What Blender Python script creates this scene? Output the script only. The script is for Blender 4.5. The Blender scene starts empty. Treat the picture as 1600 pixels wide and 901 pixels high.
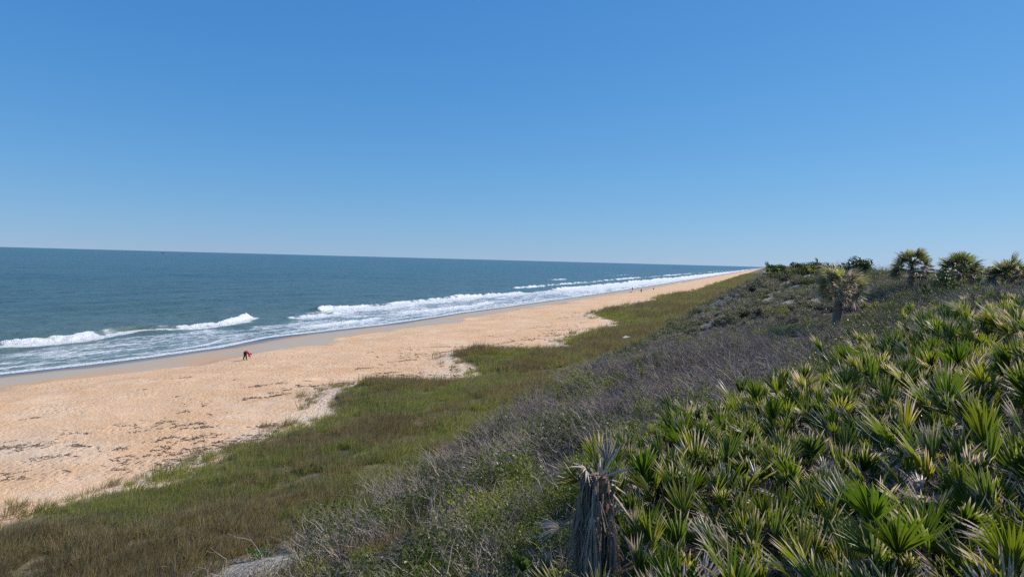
import bpy, math, random
import numpy as np
from mathutils import Vector, Matrix, Euler

SC = bpy.context.scene
COL = SC.collection
R = math.radians
rs = np.random.RandomState(7)
random.seed(7)

# ------------------------------------------------------------------ camera, sky, sun, exposure
CAM_H = 14.0
YAW, PITCH, ROLL = R(20.25), math.atan(44 / 1067.0), R(1.5)
cam_d = bpy.data.cameras.new('camera')
cam = bpy.data.objects.new('camera', cam_d)
COL.objects.link(cam)
cam_d.sensor_width = 36.0
cam_d.lens = 24.0
cam_d.clip_start = 0.1
cam_d.clip_end = 120000.0
fwd = Vector((-math.sin(YAW) * math.cos(PITCH), math.cos(YAW) * math.cos(PITCH), -math.sin(PITCH)))
right0 = Vector((math.cos(YAW), math.sin(YAW), 0))
up0 = right0.cross(fwd)
rgt = right0 * math.cos(ROLL) + up0 * math.sin(ROLL)
upv = rgt.cross(fwd)
cam.matrix_world = Matrix(((rgt.x, upv.x, -fwd.x, 0), (rgt.y, upv.y, -fwd.y, 0), (rgt.z, upv.z, -fwd.z, CAM_H), (0, 0, 0, 1)))
SC.camera = cam

SUN_AZ, SUN_EL = R(50.0), R(42.0)          # azimuth clockwise from +Y (down the beach), +X is inland
world = bpy.data.worlds.new('World')
SC.world = world
world.use_nodes = True
wn = world.node_tree
wn.nodes.clear()
sky = wn.nodes.new('ShaderNodeTexSky')
sky.sky_type = 'NISHITA'
sky.sun_disc = False
sky.sun_elevation = SUN_EL
sky.sun_rotation = SUN_AZ
sky.altitude = 0
sky.air_density = 0.8
sky.dust_density = 0.0
sky.ozone_density = 4.0
# the pale horizon air reaches a little higher than in the default dome
wtc = wn.nodes.new('ShaderNodeTexCoord')
wmp = wn.nodes.new('ShaderNodeMapping'); wmp.inputs['Scale'].default_value = (1, 1, 0.7)
wnm = wn.nodes.new('ShaderNodeVectorMath'); wnm.operation = 'NORMALIZE'
wn.links.new(wtc.outputs['Generated'], wmp.inputs[0]); wn.links.new(wmp.outputs[0], wnm.inputs[0]); wn.links.new(wnm.outputs[0], sky.inputs[0])
# one response curve per channel over the whole sky: a clear, deep blue winter sky
wsep = wn.nodes.new('ShaderNodeSeparateColor')
wcmb = wn.nodes.new('ShaderNodeCombineColor')
wn.links.new(sky.outputs[0], wsep.inputs[0])
for _i, (_g, _t) in enumerate(((1.01, 0.40), (0.645, 0.505), (0.41, 0.70))):
    _p = wn.nodes.new('ShaderNodeMath'); _p.operation = 'POWER'; _p.inputs[1].default_value = _g
    _m = wn.nodes.new('ShaderNodeMath'); _m.operation = 'MULTIPLY'; _m.inputs[1].default_value = _t * 0.1 ** _g * 10
    wn.links.new(wsep.outputs[_i], _p.inputs[0]); wn.links.new(_p.outputs[0], _m.inputs[0]); wn.links.new(_m.outputs[0], wcmb.inputs[_i])
wbg = wn.nodes.new('ShaderNodeBackground')
wbg.inputs['Strength'].default_value = 0.10
wout = wn.nodes.new('ShaderNodeOutputWorld')
wn.links.new(wcmb.outputs[0], wbg.inputs['Color'])
wn.links.new(wbg.outputs[0], wout.inputs['Surface'])

sun_d = bpy.data.lights.new('sun', 'SUN')
sun_d.energy = 4.7
sun_d.angle = R(0.5)
sun_d.color = (1.0, 0.95, 0.87)
sun = bpy.data.objects.new('sun', sun_d)
COL.objects.link(sun)
sdir = Vector((math.sin(SUN_AZ) * math.cos(SUN_EL), math.cos(SUN_AZ) * math.cos(SUN_EL), math.sin(SUN_EL)))
sun.rotation_euler = sdir.to_track_quat('Z', 'Y').to_euler()
sun.location = sdir * 100

SC.view_settings.view_transform = 'Standard'
SC.view_settings.look = 'None'
SC.view_settings.exposure = 0.25
SC.view_settings.gamma = 1.0
SC.render.resolution_x, SC.render.resolution_y = 1024, 576
SC.cycles.use_denoising = False            # fine foliage: keep the grain instead of smearing it
SC.cycles.max_bounces = 6
SC.cycles.transparent_max_bounces = 4

# ------------------------------------------------------------------ numeric helpers
def _hash(ix, iy, seed):
    h = (ix.astype(np.int64) * 374761393 + iy.astype(np.int64) * 668265263 + seed * 1442695041) & 0xFFFFFFFF
    h = ((h ^ (h >> 13)) * 1274126177) & 0xFFFFFFFF
    h = (h ^ (h >> 16)) & 0xFFFFFFFF
    return h.astype(np.float64) / 4294967295.0

def vnoise(x, y, seed=0):
    x = np.asarray(x, float); y = np.asarray(y, float)
    x, y = np.broadcast_arrays(x, y)
    fx, fy = np.floor(x), np.floor(y)
    u, v = x - fx, y - fy
    u = u * u * (3 - 2 * u); v = v * v * (3 - 2 * v)
    a = _hash(fx, fy, seed); b = _hash(fx + 1, fy, seed)
    c = _hash(fx, fy + 1, seed); d = _hash(fx + 1, fy + 1, seed)
    return (a * (1 - u) + b * u) * (1 - v) + (c * (1 - u) + d * u) * v

def fbm(x, y, seed=0, octs=4):
    t, amp, s = 0.0, 1.0, 0.0
    for k in range(octs):
        t = t + amp * vnoise(np.asarray(x) * 2 ** k + 17.3 * k, np.asarray(y) * 2 ** k - 9.1 * k, seed + k)
        s += amp; amp *= 0.5
    return t / s

def sstep(a, b, x):
    t = np.clip((np.asarray(x, float) - a) / (b - a), 0, 1)
    return t * t * (3 - 2 * t)

def gauss(x, y, cx, cy, rx, ry):
    return np.exp(-(((x - cx) / rx) ** 2 + ((y - cy) / ry) ** 2))

# ------------------------------------------------------------------ the lie of the land (metres, camera over the origin)
_W = np.array([(-60, -79), (30, -79), (50, -78), (56.5, -76.7), (64, -75.5), (74, -75.1), (79, -74.6), (86, -76), (92, -77), (105, -76), (114, -74.6), (123, -73.5), (136, -73),
               (161, -73.3), (196, -72.1), (264, -70.1), (402, -68.2), (830, -66.4), (1700, -62.7), (4000, -52), (8800, -32), (20000, 60), (45000, 900)], float)
_V = np.array([(-60, -31), (10, -30.5), (19, -29.6), (22.6, -29.3), (25.5, -27.5), (31.4, -28.2), (36.6, -28.9), (42, -29.0), (45, -31.8), (49, -33.4), (54, -33.6), (57, -27.0), (63, -26.2), (69, -31.0),
               (73, -34.6), (80, -33.2), (83, -30), (86, -23.6), (91, -25.2), (94, -26.8), (103, -28), (112, -26.5), (122, -25), (134, -27), (143, -34), (150, -35.3), (176, -34.5), (200, -33.9), (208, -28.5), (216, -32.5), (266, -32.9),
               (300, -30), (310, -26), (322, -29.5), (357, -29), (790, -29), (1700, -27), (8800, -10), (20000, 90), (45000, 930)], float)
_F = np.array([(-60, -15), (57, -15), (80, -13.6), (127, -12), (285, -11), (1700, -10), (8800, 8), (20000, 110), (45000, 950)], float)
def xw(y): return np.interp(y, _W[:, 0], _W[:, 1])
def xv(y): return np.interp(y, _V[:, 0], _V[:, 1])
def xf(y): return np.interp(y, _F[:, 0], _F[:, 1])

_C = np.array([(-15, -25, 4), (-15, 0, 4), (-15, 15, 4), (-15, 30, 4), (-15, 45, 4), (-14.5, 60, 4), (-13.5, 80, 4), (-12.8, 100, 4.1), (-12, 125, 4.2), (-12, 160, 4.2), (-11, 220, 4.2),
               (-18, 10, 3.7), (-18, 50, 3.7), (-17, 100, 3.8),
               (-10, -25, 6), (-10, 0, 5.9), (-10, 15, 5.9), (-10, 40, 5.8), (-10, 65, 6.0), (-10, 90, 6.7), (-10, 120, 5.2),
               (-5, -25, 8), (-5, 0, 7.9), (-5, 10, 7.9), (-5, 25, 7.7), (-5, 45, 7.4), (-5, 70, 8.3), (-4.5, 98, 10.0), (-5, 125, 8.5), (-4, 170, 8.5),
               (0, -25, 9.4), (0, 0, 9.3), (0, 10, 9.2), (0, 22, 9.1), (0, 35, 8.7), (0, 50, 8.8), (0, 70, 10.4), (0, 88, 12.0), (3, 95, 13.2), (0, 125, 11.2), (2, 160, 9.8), (5, 220, 9.5),
               (4, -25, 10.4), (4, 0, 10.3), (4, 10, 10.2), (4, 17, 10.6), (4, 30, 10.1), (4, 42, 9.5), (5, 55, 9.5), (5, 75, 11.6), (8, 86, 13.2), (8, 120, 11.8),
               (8, 15, 11.4), (8, 25, 11.8), (10, 40, 11.5), (10, 55, 11.3), (12, 66, 12.0), (15, 65, 12.4), (17, 60, 12.5),
               (15, 30, 12.3), (20, 45, 12.4), (26, 65, 12.4), (20, 90, 12.4), (15, 110, 12), (30, 100, 11.5), (40, 60, 11.3), (60, 100, 8), (60, 20, 8), (30, 5, 11.8), (15, 0, 11.6), (15, -25, 11.5), (40, -20, 10),
               (25, 160, 9), (20, 220, 9), (60, 180, 7), (60, 240, 6)], float)
_c2 = 9.0
_D = np.sqrt(((_C[:, None, :2] - _C[None, :, :2]) ** 2).sum(-1) + _c2)
_mean = _C[:, 2].mean()
_wt = np.linalg.solve(_D - 0.15 * np.eye(len(_C)), _C[:, 2] - _mean)

def dune_rbf(x, y):
    out = np.full(x.shape, _mean)
    for (cx, cy, _), w in zip(_C, _wt):
        out += w * np.sqrt((x - cx) ** 2 + (y - cy) ** 2 + _c2)
    return out

def height(x, y):
    x = np.asarray(x, float); y = np.asarray(y, float)
    x, y = [a.copy() for a in np.broadcast_arrays(x, y)]
    W, V, F = xw(y), xv(y), xf(y)
    t = (x - W) / (V - W)
    beach = np.interp(t, [0, .12, .27, .33, .42, .7, 1.0], [0, .32, .52, .78, 1.15, 1.75, 2.35])
    cusp = 0.22 * np.sin(y / 5.6 + 1.7 * np.sin(y / 31.0)) * np.exp(-((t - 0.35) / 0.09) ** 2)
    beach = beach + cusp * sstep(1000, 300, y)
    sea_f = np.maximum(-6.0, (x - W) * 0.055)
    g = np.clip((x - V) / (F - V), 0, 1)
    flat = 2.35 + 1.65 * g ** 1.15 + 0.35 * np.sin(g * math.pi) * (fbm(x / 6, y / 6, 31, 3) - 0.45) * 2
    z = np.where(x < W, sea_f, np.where(x < V, beach, flat))
    zd_far = 4 + 5.6 * sstep(0, 17, x - F) - 2.5 * sstep(25, 80, x - F) - 3.5 * sstep(80, 400, x - F)
    near = (y < 260) & (y > -70) & (x > -24) & (x < 110)
    zd = zd_far.copy()
    if near.any():
        wy = sstep(235, 165, y[near]) * sstep(100, 65, x[near]) * sstep(-60, -30, y[near])
        zd[near] = zd_far[near] * (1 - wy) + dune_rbf(x[near], y[near]) * wy
    wd = sstep(-1.5, 1.5, x - F)
    z = z * (1 - wd) + np.where(x > F - 2, zd, 0) * wd
    for cx, cy, rx, ry, hh in ((-31.5, 50.5, 3.4, 4.5, .55), (-32.5, 75, 3, 6, .5), (-33, 155, 4, 16, .6), (-32, 240, 4, 22, .5), (-14.2, 16.6, 1.3, 1.1, .35), (-8, 46, 5, 5, .4), (-27, 30, 2, 8, .2)):
        z = z + hh * gauss(x, y, cx, cy, rx, ry)
    rough = sstep(0.5, 4, x - V) * sstep(900, 200, y)
    z = z + rough * 0.25 * (fbm(x / 2.2, y / 2.2, 5, 3) - 0.5)
    bt = sstep(0.30, 0.5, t) * sstep(1.05, 0.9, t) * sstep(400, 120, y)
    z = z + bt * (0.16 * (fbm(x / 3.0, y / 3.0, 8, 2) - 0.5) + 0.10 * (fbm(x / .7, y / .7, 9, 2) - 0.5))
    return z

def hz(x, y):
    return float(height(np.array([x]), np.array([y]))[0])

PALM_ZONE = [(-.9, 5), (-1.2, 9.0), (-2.2, 11.2), (-3.1, 13.0), (-3.4, 17.2), (-1.6, 20.6), (1.2, 23.5), (3.6, 27.5), (6.5, 30.5), (9, 33.5), (16, 36), (20, 30), (14, 5)]
def in_poly(x, y, poly):
    c = np.zeros(x.shape, bool); n = len(poly)
    for i in range(n):
        x1, y1 = poly[i]; x2, y2 = poly[(i + 1) % n]
        if y1 == y2: continue
        c ^= ((y1 > y) != (y2 > y)) & (x < (x2 - x1) * (y - y1) / (y2 - y1) + x1)
    return c

# ------------------------------------------------------------------ object helpers
def link(o, parent=None):
    COL.objects.link(o)
    if parent is not None:
        o.parent = parent
    return o

def tag(o, label=None, cat=None, group=None, kind=None):
    if label: o['label'] = label
    if cat: o['category'] = cat
    if group: o['group'] = group
    if kind: o['kind'] = kind
    return o

def empty(name, loc, rz=0.0, sc=1.0):
    o = bpy.data.objects.new(name, None)
    o.empty_display_size = 0.2
    o.location = loc
    o.rotation_euler = (0, 0, rz)
    o.scale = (sc, sc, sc)
    return link(o)

def mesh_np(name, verts, faces, mat=None, smooth=False, attrs=None, mats=None, fmat=None):
    me = bpy.data.meshes.new(name)
    verts = np.asarray(verts, np.float32)
    if isinstance(faces, np.ndarray):
        nf, k = faces.shape
        me.vertices.add(len(verts)); me.vertices.foreach_set('co', verts.ravel())
        me.loops.add(nf * k); me.loops.foreach_set('vertex_index', faces.astype(np.int32).ravel())
        me.polygons.add(nf)
        me.polygons.foreach_set('loop_start', np.arange(0, nf * k, k, dtype=np.int32))
        me.update(calc_edges=True)
    else:
        me.from_pydata([tuple(v) for v in verts.tolist()], [], faces)
        me.update()
    for a, vals in (attrs or {}).items():
        vals = np.asarray(vals)
        if vals.ndim == 2:
            at = me.attributes.new(a, 'FLOAT_VECTOR', 'POINT'); at.data.foreach_set('vector', vals.astype(np.float32).ravel())
        elif vals.dtype.kind == 'i':
            at = me.attributes.new(a, 'INT', 'POINT'); at.data.foreach_set('value', vals.astype(np.int32))
        else:
            at = me.attributes.new(a, 'FLOAT', 'POINT'); at.data.foreach_set('value', vals.astype(np.float32))
    for m in (mats or ([mat] if mat else [])):
        me.materials.append(m)
    if fmat is not None:
        me.polygons.foreach_set('material_index', np.asarray(fmat, np.int32))
    if smooth:
        me.polygons.foreach_set('use_smooth', np.ones(len(me.polygons), bool))
    return me

def obj(name, me, parent=None, loc=(0, 0, 0), rot=(0, 0, 0), sc=(1, 1, 1)):
    o = bpy.data.objects.new(name, me)
    o.location = loc; o.rotation_euler = rot; o.scale = sc
    return link(o, parent)

class MB:
    """Collects verts, faces, one float attribute and a material index."""
    def __init__(s): s.v, s.f, s.a, s.m = [], [], [], []
    def add(s, vs, fs, a=0.0, m=0):
        b = len(s.v)
        s.v += [tuple(p) for p in vs]
        s.f += [tuple(i + b for i in f) for f in fs]
        s.a += list(a) if hasattr(a, '__len__') else [a] * len(vs)
        s.m += [m] * len(fs)
    def tube(s, pts, radii, n=6, a=0.0, m=0, cap=True):
        pts = [Vector(p) for p in pts]
        rings, k = [], len(pts)
        for i, p in enumerate(pts):
            d = (pts[min(i + 1, k - 1)] - pts[max(i - 1, 0)])
            d = d.normalized() if d.length > 1e-9 else Vector((0, 0, 1))
            q = d.to_track_quat('Z', 'Y')
            rings += [p + q @ Vector((math.cos(2 * math.pi * j / n) * radii[i], math.sin(2 * math.pi * j / n) * radii[i], 0)) for j in range(n)]
        fs = [(i * n + j, i * n + (j + 1) % n, (i + 1) * n + (j + 1) % n, (i + 1) * n + j) for i in range(k - 1) for j in range(n)]
        if cap:
            fs += [tuple(range(n - 1, -1, -1)), tuple(range((k - 1) * n, k * n))]
        aa = [a] * len(rings) if not hasattr(a, '__len__') else [a[i] for i in range(k) for _ in range(n)]
        s.add(rings, fs, aa, m)
    def box(s, c, size, rz=0.0, m=0):
        x, y, z = [q / 2 for q in size]
        M = Matrix.Rotation(rz, 3, 'Z')
        vs = [M @ Vector(p) + Vector(c) for p in ((-x, -y, -z), (x, -y, -z), (x, y, -z), (-x, y, -z), (-x, -y, z), (x, -y, z), (x, y, z), (-x, y, z))]
        s.add(vs, [(0, 3, 2, 1), (4, 5, 6, 7), (0, 1, 5, 4), (1, 2, 6, 5), (2, 3, 7, 6), (3, 0, 4, 7)], 0.0, m)
    def mesh(s, name, mats, attr='hgt', smooth=False):
        return mesh_np(name, s.v, s.f, mats=mats if isinstance(mats, (list, tuple)) else [mats], attrs={attr: np.array(s.a, np.float32)}, fmat=s.m, smooth=smooth)

# ------------------------------------------------------------------ material helpers
class NT:
    def __init__(s, name):
        s.m = bpy.data.materials.new(name); s.m.use_nodes = True
        s.t = s.m.node_tree; s.t.nodes.clear()
        s.out = s.t.nodes.new('ShaderNodeOutputMaterial')
    def n(s, typ, ins=None, **kw):
        nd = s.t.nodes.new('ShaderNode' + typ)
        for k, v in kw.items(): setattr(nd, k, v)
        for k, v in (ins or {}).items():
            sock = nd.inputs[k]
            if isinstance(v, bpy.types.NodeSocket): s.t.links.new(v, sock)
            else: sock.default_value = v
        return nd
    def attr(s, name, typ='GEOMETRY'): return s.n('Attribute', attribute_name=name, attribute_type=typ).outputs['Fac']
    def math(s, op, a, b=0.0, c=0.0, clamp=False):
        nd = s.n('Math', {0: a, 1: b, 2: c}, operation=op); nd.use_clamp = clamp
        return nd.outputs[0]
    def mapr(s, v, a, b, c=0.0, d=1.0, smooth=True):
        return s.n('MapRange', {'Value': v, 'From Min': a, 'From Max': b, 'To Min': c, 'To Max': d}, interpolation_type='SMOOTHSTEP' if smooth else 'LINEAR').outputs[0]
    def mix(s, f, a, b, blend='MIX'):
        nd = s.n('Mix', data_type='RGBA', blend_type=blend)
        for k, v in ((0, f), (6, a), (7, b)):
            if isinstance(v, bpy.types.NodeSocket): s.t.links.new(v, nd.inputs[k])
            else: nd.inputs[k].default_value = v if k == 0 else (*v, 1)
        return nd.outputs[2]
    def ramp(s, f, stops):
        nd = s.n('ValToRGB', {0: f}); e = nd.color_ramp.elements
        while len(e) < len(stops): e.new(0.5)
        for el, (p, c) in zip(e, stops): el.position = p; el.color = (*c, 1)
        return nd.outputs[0]
    def pos(s, sx=1, sy=1, sz=1):
        g = s.n('NewGeometry').outputs['Position']
        return s.n('Mapping', {'Vector': g, 'Scale': (sx, sy, sz)}).outputs[0]
    def noise(s, vec, scale, detail=3, rough=.55, dist=0.0):
        return s.n('TexNoise', {'Vector': vec, 'Scale': scale, 'Detail': detail, 'Roughness': rough, 'Distortion': dist}).outputs[0]
    def bsdf(s, color, rough, bump=None, **kw):
        ins = {'Base Color': color if isinstance(color, bpy.types.NodeSocket) else (*color, 1), 'Roughness': rough}
        if bump is not None: ins['Normal'] = bump
        ins.update(kw)
        return s.n('BsdfPrincipled', ins).outputs[0]
    def bump(s, h, strength=1.0, dist=0.1, normal=None):
        ins = {'Height': h, 'Strength': strength, 'Distance': dist}
        if normal is not None: ins['Normal'] = normal
        return s.n('Bump', ins).outputs[0]
    def done(s, shader):
        s.t.links.new(shader, s.out.inputs['Surface']); return s.m

def simple(name, color, rough=0.7, var=0.25, scale=6.0, **kw):
    t = NT(name)
    co = t.n('TexCoord').outputs['Object']
    nz = t.noise(co, scale, 4)
    c = t.mix(t.mapr(nz, .3, .7), tuple(q * (1 - var) for q in color), tuple(min(1, q * (1 + var)) for q in color))
    return t.done(t.bsdf(c, rough, t.bump(nz, .3, .02), **kw))

def mat_leafy(name, ramp, tipcol, tip=(.55, 1.0), trans=.3, rough=.45, src='tint'):
    """Foliage: colour by the plant's own tint, tip colour along the blade ("hgt"), some light passing through."""
    t = NT(name)
    if src == 'tint':
        base = t.ramp(t.attr('tint', 'INSTANCER'), ramp)
        rnd = t.math('FRACT', t.math('MULTIPLY', t.attr('tint', 'INSTANCER'), 37.7))
    else:
        oi = t.n('ObjectInfo')
        base, rnd = oi.outputs['Color'], oi.outputs['Random']
    h = t.math('ADD', t.attr('hgt'), t.math('MULTIPLY', t.math('SUBTRACT', rnd, .5), .3))
    col = t.mix(t.mapr(h, tip[0], tip[1]), base, tipcol)
    col = t.mix(1.0, col, t.n('CombineColor', {0: t.mapr(rnd, 0, 1, .8, 1.15, False), 1: t.mapr(rnd, 0, 1, .85, 1.1, False), 2: t.mapr(rnd, 0, 1, .9, 1.1, False)}).outputs[0], 'MULTIPLY')
    p = t.bsdf(col, rough, **{'Specular IOR Level': .3})
    glow = t.mix(t.mapr(h, tip[0], tip[1]), (1.35, 1.35, .55), (1.0, .94, .86))
    tr = t.n('BsdfTranslucent', {'Color': t.mix(1.0, col, glow, 'MULTIPLY')}).outputs[0]
    return t.done(t.n('MixShader', {0: trans, 1: p, 2: tr}).outputs[0])

# ------------------------------------------------------------------ ground sheet
def geo_axis(parts):
    out = []
    for a, b, n, p in parts:
        out.append(a + (b - a) * np.linspace(0, 1, n, endpoint=False) ** p)
    out.append([parts[-1][1]])
    return np.concatenate(out)

gx = geo_axis([(-60000, -900, 12, .3), (-900, -140, 20, .6), (-140, -82, 40, 1), (-82, -24, 190, 1), (-24, 22, 130, 1), (22, 110, 50, 1.4), (110, 900, 24, 1.8), (900, 60000, 14, 3)])
gy = geo_axis([(-4000, -60, 12, .4), (-60, 6, 50, 1), (6, 70, 210, 1), (70, 200, 170, 1.25), (200, 900, 120, 1.6), (900, 9000, 60, 1.8), (9000, 60000, 22, 2)])
GX, GY = np.meshgrid(gx, gy)
fx, fy = GX.ravel(), GY.ravel()
fz = height(fx, fy)
nx, ny = len(gx), len(gy)
ii = (np.arange(ny - 1)[:, None] * nx + np.arange(nx - 1)[None, :]).ravel()
faces = np.stack([ii, ii + 1, ii + nx + 1, ii + nx], 1)
Wg, Vg, Fg = xw(fy), xv(fy), xf(fy)
tb = (fx - Wg) / (Vg - Wg)
edge_n = (fbm(fx / 5, fy / 9, 41, 3) - .5)
a_wet = sstep(.33, .19, tb + .20 * edge_n) * 1.0
a_soak = sstep(.085, .03, tb + .05 * edge_n)
veg_n = (fbm(fx / 2.4, fy / 2.4, 43, 3) - .5) * 2.0
a_veg = sstep(-.1, .9, fx - Vg + veg_n)
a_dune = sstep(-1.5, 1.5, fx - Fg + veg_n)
strip = np.exp(-((fx - (Vg - 1.0)) / 1.7) ** 2) * sstep(22, 26, fy) * sstep(260, 150, fy)
a_white = np.clip(strip * (0.35 + 1.1 * fbm(fx / 2.5, fy / 2.5, 51, 3)) * (1 - .9 * a_veg), 0, 1)
for cx, cy, rx, ry in ((-30.2, 45, 2.4, 3), (-29.8, 63, 2.5, 6), (-29.5, 62, 3, 5), (-28.5, 86, 3, 3), (-30.5, 209, 4, 5), (-29, 311, 4, 8), (-44, 27.5, 6, 3.0)):
    a_white = np.maximum(a_white, gauss(fx, fy, cx, cy, rx, ry) * (.3 + 1.0 * fbm(fx / 1.6, fy / 1.6, 52, 3)))
patch = gauss(fx, fy, -14.0, 16.3, 2.0, 1.8)
mound = sstep(58, 72, fy) * sstep(150, 115, fy) * sstep(-13, -8, fx) * sstep(14, 6, fx) * fbm(fx / 2.5, fy / 4, 57, 4)
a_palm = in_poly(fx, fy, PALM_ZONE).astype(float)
a_bare = np.clip(patch * 1.4 + .9 * sstep(.40, .54, mound) + gauss(fx, fy, 4.4, 30.5, 1.2, 1.6), 0, 1)
ground_me = None

def mat_ground():
    t = NT('sand_and_soil')
    P = t.pos()
    wet, soak, veg, dune, white, bare = [t.attr(k) for k in ('wet', 'soak', 'veg', 'dune', 'white', 'bare')]
    big = t.noise(P, .09, 4)
    n1 = t.noise(P, .55, 5, .6)
    n2 = t.noise(P, 5.5, 4, .65)
    grain = t.noise(P, 38, 2)
    dry = t.mix(t.mapr(big, .3, .7), (.62, .38, .205), (.68, .45, .27))
    dry = t.mix(t.math('MULTIPLY', t.mapr(n2, .42, .75), .55), dry, (.52, .30, .15))
    dry = t.mix(t.math('MULTIPLY', t.mapr(t.math('ADD', t.math('MULTIPLY', n1, .5), t.math('MULTIPLY', t.noise(P, .16, 4), .5)), .48, .66), .6), dry, (.72, .545, .385))
    band = t.noise(t.pos(.22, .035, 1), 1.0, 4, .5, .3)
    wetc = t.mix(t.mapr(band, .50, .60), (.38, .325, .255), (.47, .30, .17))
    col = t.mix(t.mapr(t.math('ADD', wet, t.math('MULTIPLY', t.math('SUBTRACT', band, .5), .9)), .35, .6), dry, wetc)
    col = t.mix(soak, col, (.20, .17, .16))
    wmask = t.math('MULTIPLY', t.math('MULTIPLY', white, t.mapr(n2, .34, .6)), .75)
    col = t.mix(wmask, col, (.60, .55, .47))
    litter = t.mix(t.mapr(n1, .35, .65), (.12, .105, .05), (.18, .145, .08))
    col = t.mix(veg, col, litter)
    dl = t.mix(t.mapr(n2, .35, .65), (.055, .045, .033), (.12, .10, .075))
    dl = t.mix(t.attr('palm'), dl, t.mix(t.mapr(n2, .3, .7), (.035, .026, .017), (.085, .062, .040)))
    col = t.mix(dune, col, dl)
    col = t.mix(t.math('MULTIPLY', bare, t.mapr(n2, .38, .58, .15, 1)), col, t.mix(t.mapr(n2, .4, .7), (.50, .45, .38), (.36, .32, .27)))
    rough = t.math('SUBTRACT', .92, t.math('ADD', t.math('MULTIPLY', wet, .15), t.math('MULTIPLY', soak, .28)))
    # footprints and wind ripples: fine relief on the dry sand
    vor = t.n('TexVoronoi', {'Vector': t.n('Mapping', {'Vector': t.n('NewGeometry').outputs['Position'], 'Scale': (1, .8, 1)}).outputs[0], 'Scale': 2.7, 'Randomness': 1.0}, feature='SMOOTH_F1').outputs[0]
    foot = t.mapr(vor, .05, .45)
    trod = t.mapr(t.noise(P, .23, 3), .38, .62, .25, 1.0)
    hgt = t.math('ADD', t.math('MULTIPLY', t.math('MULTIPLY', foot, trod), .6), t.math('ADD', t.math('MULTIPLY', n2, .9), t.math('MULTIPLY', grain, .15)))
    amp = t.mapr(wet, .2, .65, 1.0, .06)
    b = t.bump(t.math('MULTIPLY', hgt, amp), 1.0, .12)
    return t.done(t.bsdf(col, rough, b, **{'Specular IOR Level': .35}))

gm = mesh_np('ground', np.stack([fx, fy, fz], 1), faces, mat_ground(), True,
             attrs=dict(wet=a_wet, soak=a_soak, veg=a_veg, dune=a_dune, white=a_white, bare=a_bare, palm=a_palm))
tag(obj('ground', gm), 'orange sand beach rising to the grassy dune and scrub ridge', kind='structure')

# ------------------------------------------------------------------ sea with its breakers
th = np.radians(np.arange(-64, 4.01, .1))
rr = [52.0]
while rr[-1] < 60000:
    r_ = rr[-1]
    rr.append(r_ + max(.26, r_ * r_ / 15000 * (.3 if r_ < 160 else .48)))
rr = np.array(rr)
TH, RRg = np.meshgrid(th, rr)
sx, sy = (np.sin(TH) * RRg).ravel(), (np.cos(TH) * RRg).ravel()
rad = RRg.ravel()
d = xw(sy) - sx                                   # metres seaward of the waterline
sz = np.zeros_like(sx)
foam = np.zeros_like(sx)
crest_foam = np.zeros_like(sx)
# swell, dying out near the beach and with distance
far_f = sstep(1500, 250, rad)
sw = .20 * np.sin((d + 5 * fbm(sx / 60, sy / 60, 61, 2) * 6) / 3.0) * (fbm(sx / 40, sy / 25, 62, 2) * 1.6)
sz += sw * sstep(14, 45, d) * far_f
sz += (.50 * (fbm(sx / 4.5, sy / 9, 63, 3) - .5) + .20 * (fbm(sx / 1.5, sy / 2.6, 64, 3) - .5)) * sstep(3, 20, d) * sstep(1100, 200, rad)

def breaker(pts, hgt, back, face, wash, amp_foam, ends=6.0, ragged=.6, green=0.0, seed=70):
    """One breaking wave: crest polyline (y, x); face drops shoreward, wash is the white water it leaves."""
    global sz, foam, crest_foam
    p = np.array(pts, float)
    m = (sy > p[0, 0] - 1) & (sy < p[-1, 0] + 1) & (d < 90)
    if not m.any(): return
    X, Y = sx[m], sy[m]
    c = np.interp(Y, p[:, 0], p[:, 1]) + ragged * ((fbm(Y / 4, Y * 0, seed, 3) - .5) * 2 + (fbm(Y / 1.1, Y * 0 + 5, seed + 1, 2) - .5) * .9)
    hh = np.interp(Y, p[:, 0], p[:, 2]) * hgt
    e = sstep(p[0, 0], p[0, 0] + ends, Y) * sstep(p[-1, 0], p[-1, 0] - ends, Y)
    q = X - c                                     # >0 shoreward
    prof = np.where(q < 0, np.exp(-(q / back) ** 2), np.exp(-(q / face) ** 2))
    lump = 1 + .35 * (fbm(X / .8, Y / 1.1, seed + 3, 3) - .5) * 2
    gr = np.interp(Y, p[:, 0], p[:, 3]) * (.45 + .75 * sstep(.3, .55, fbm(Y / 2.3, X / 6, seed + 2, 3)))            # how much of the crest has broken
    sz[m] += hh * e * prof * np.where(q > -.4, 1 + (lump - 1) * gr, 1)
    wob = 1 + .7 * (fbm(X / 3, Y / 5, seed + 5, 3) - .5)
    sz[m] += gr * e * sstep(-.6, .2, q) * sstep(wash, wash * .3, q) * .35 * (fbm(X / .7, Y / .9, seed + 9, 3) - .5) * min(1.0, hgt * 1.3)
    wsh = sstep(-.5, .1, q) * sstep(wash * 1.25, wash * .55, q * wob)
    foam[m] = np.maximum(foam[m], wsh * e * amp_foam * np.clip(gr + sstep(face * 1.2, face * 2.2, q), 0, 1))
    crest_foam[m] = np.maximum(crest_foam[m], sstep(-.35, .0, q) * sstep(face * 2.4, face * 1.2, q) * e * gr)

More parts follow.
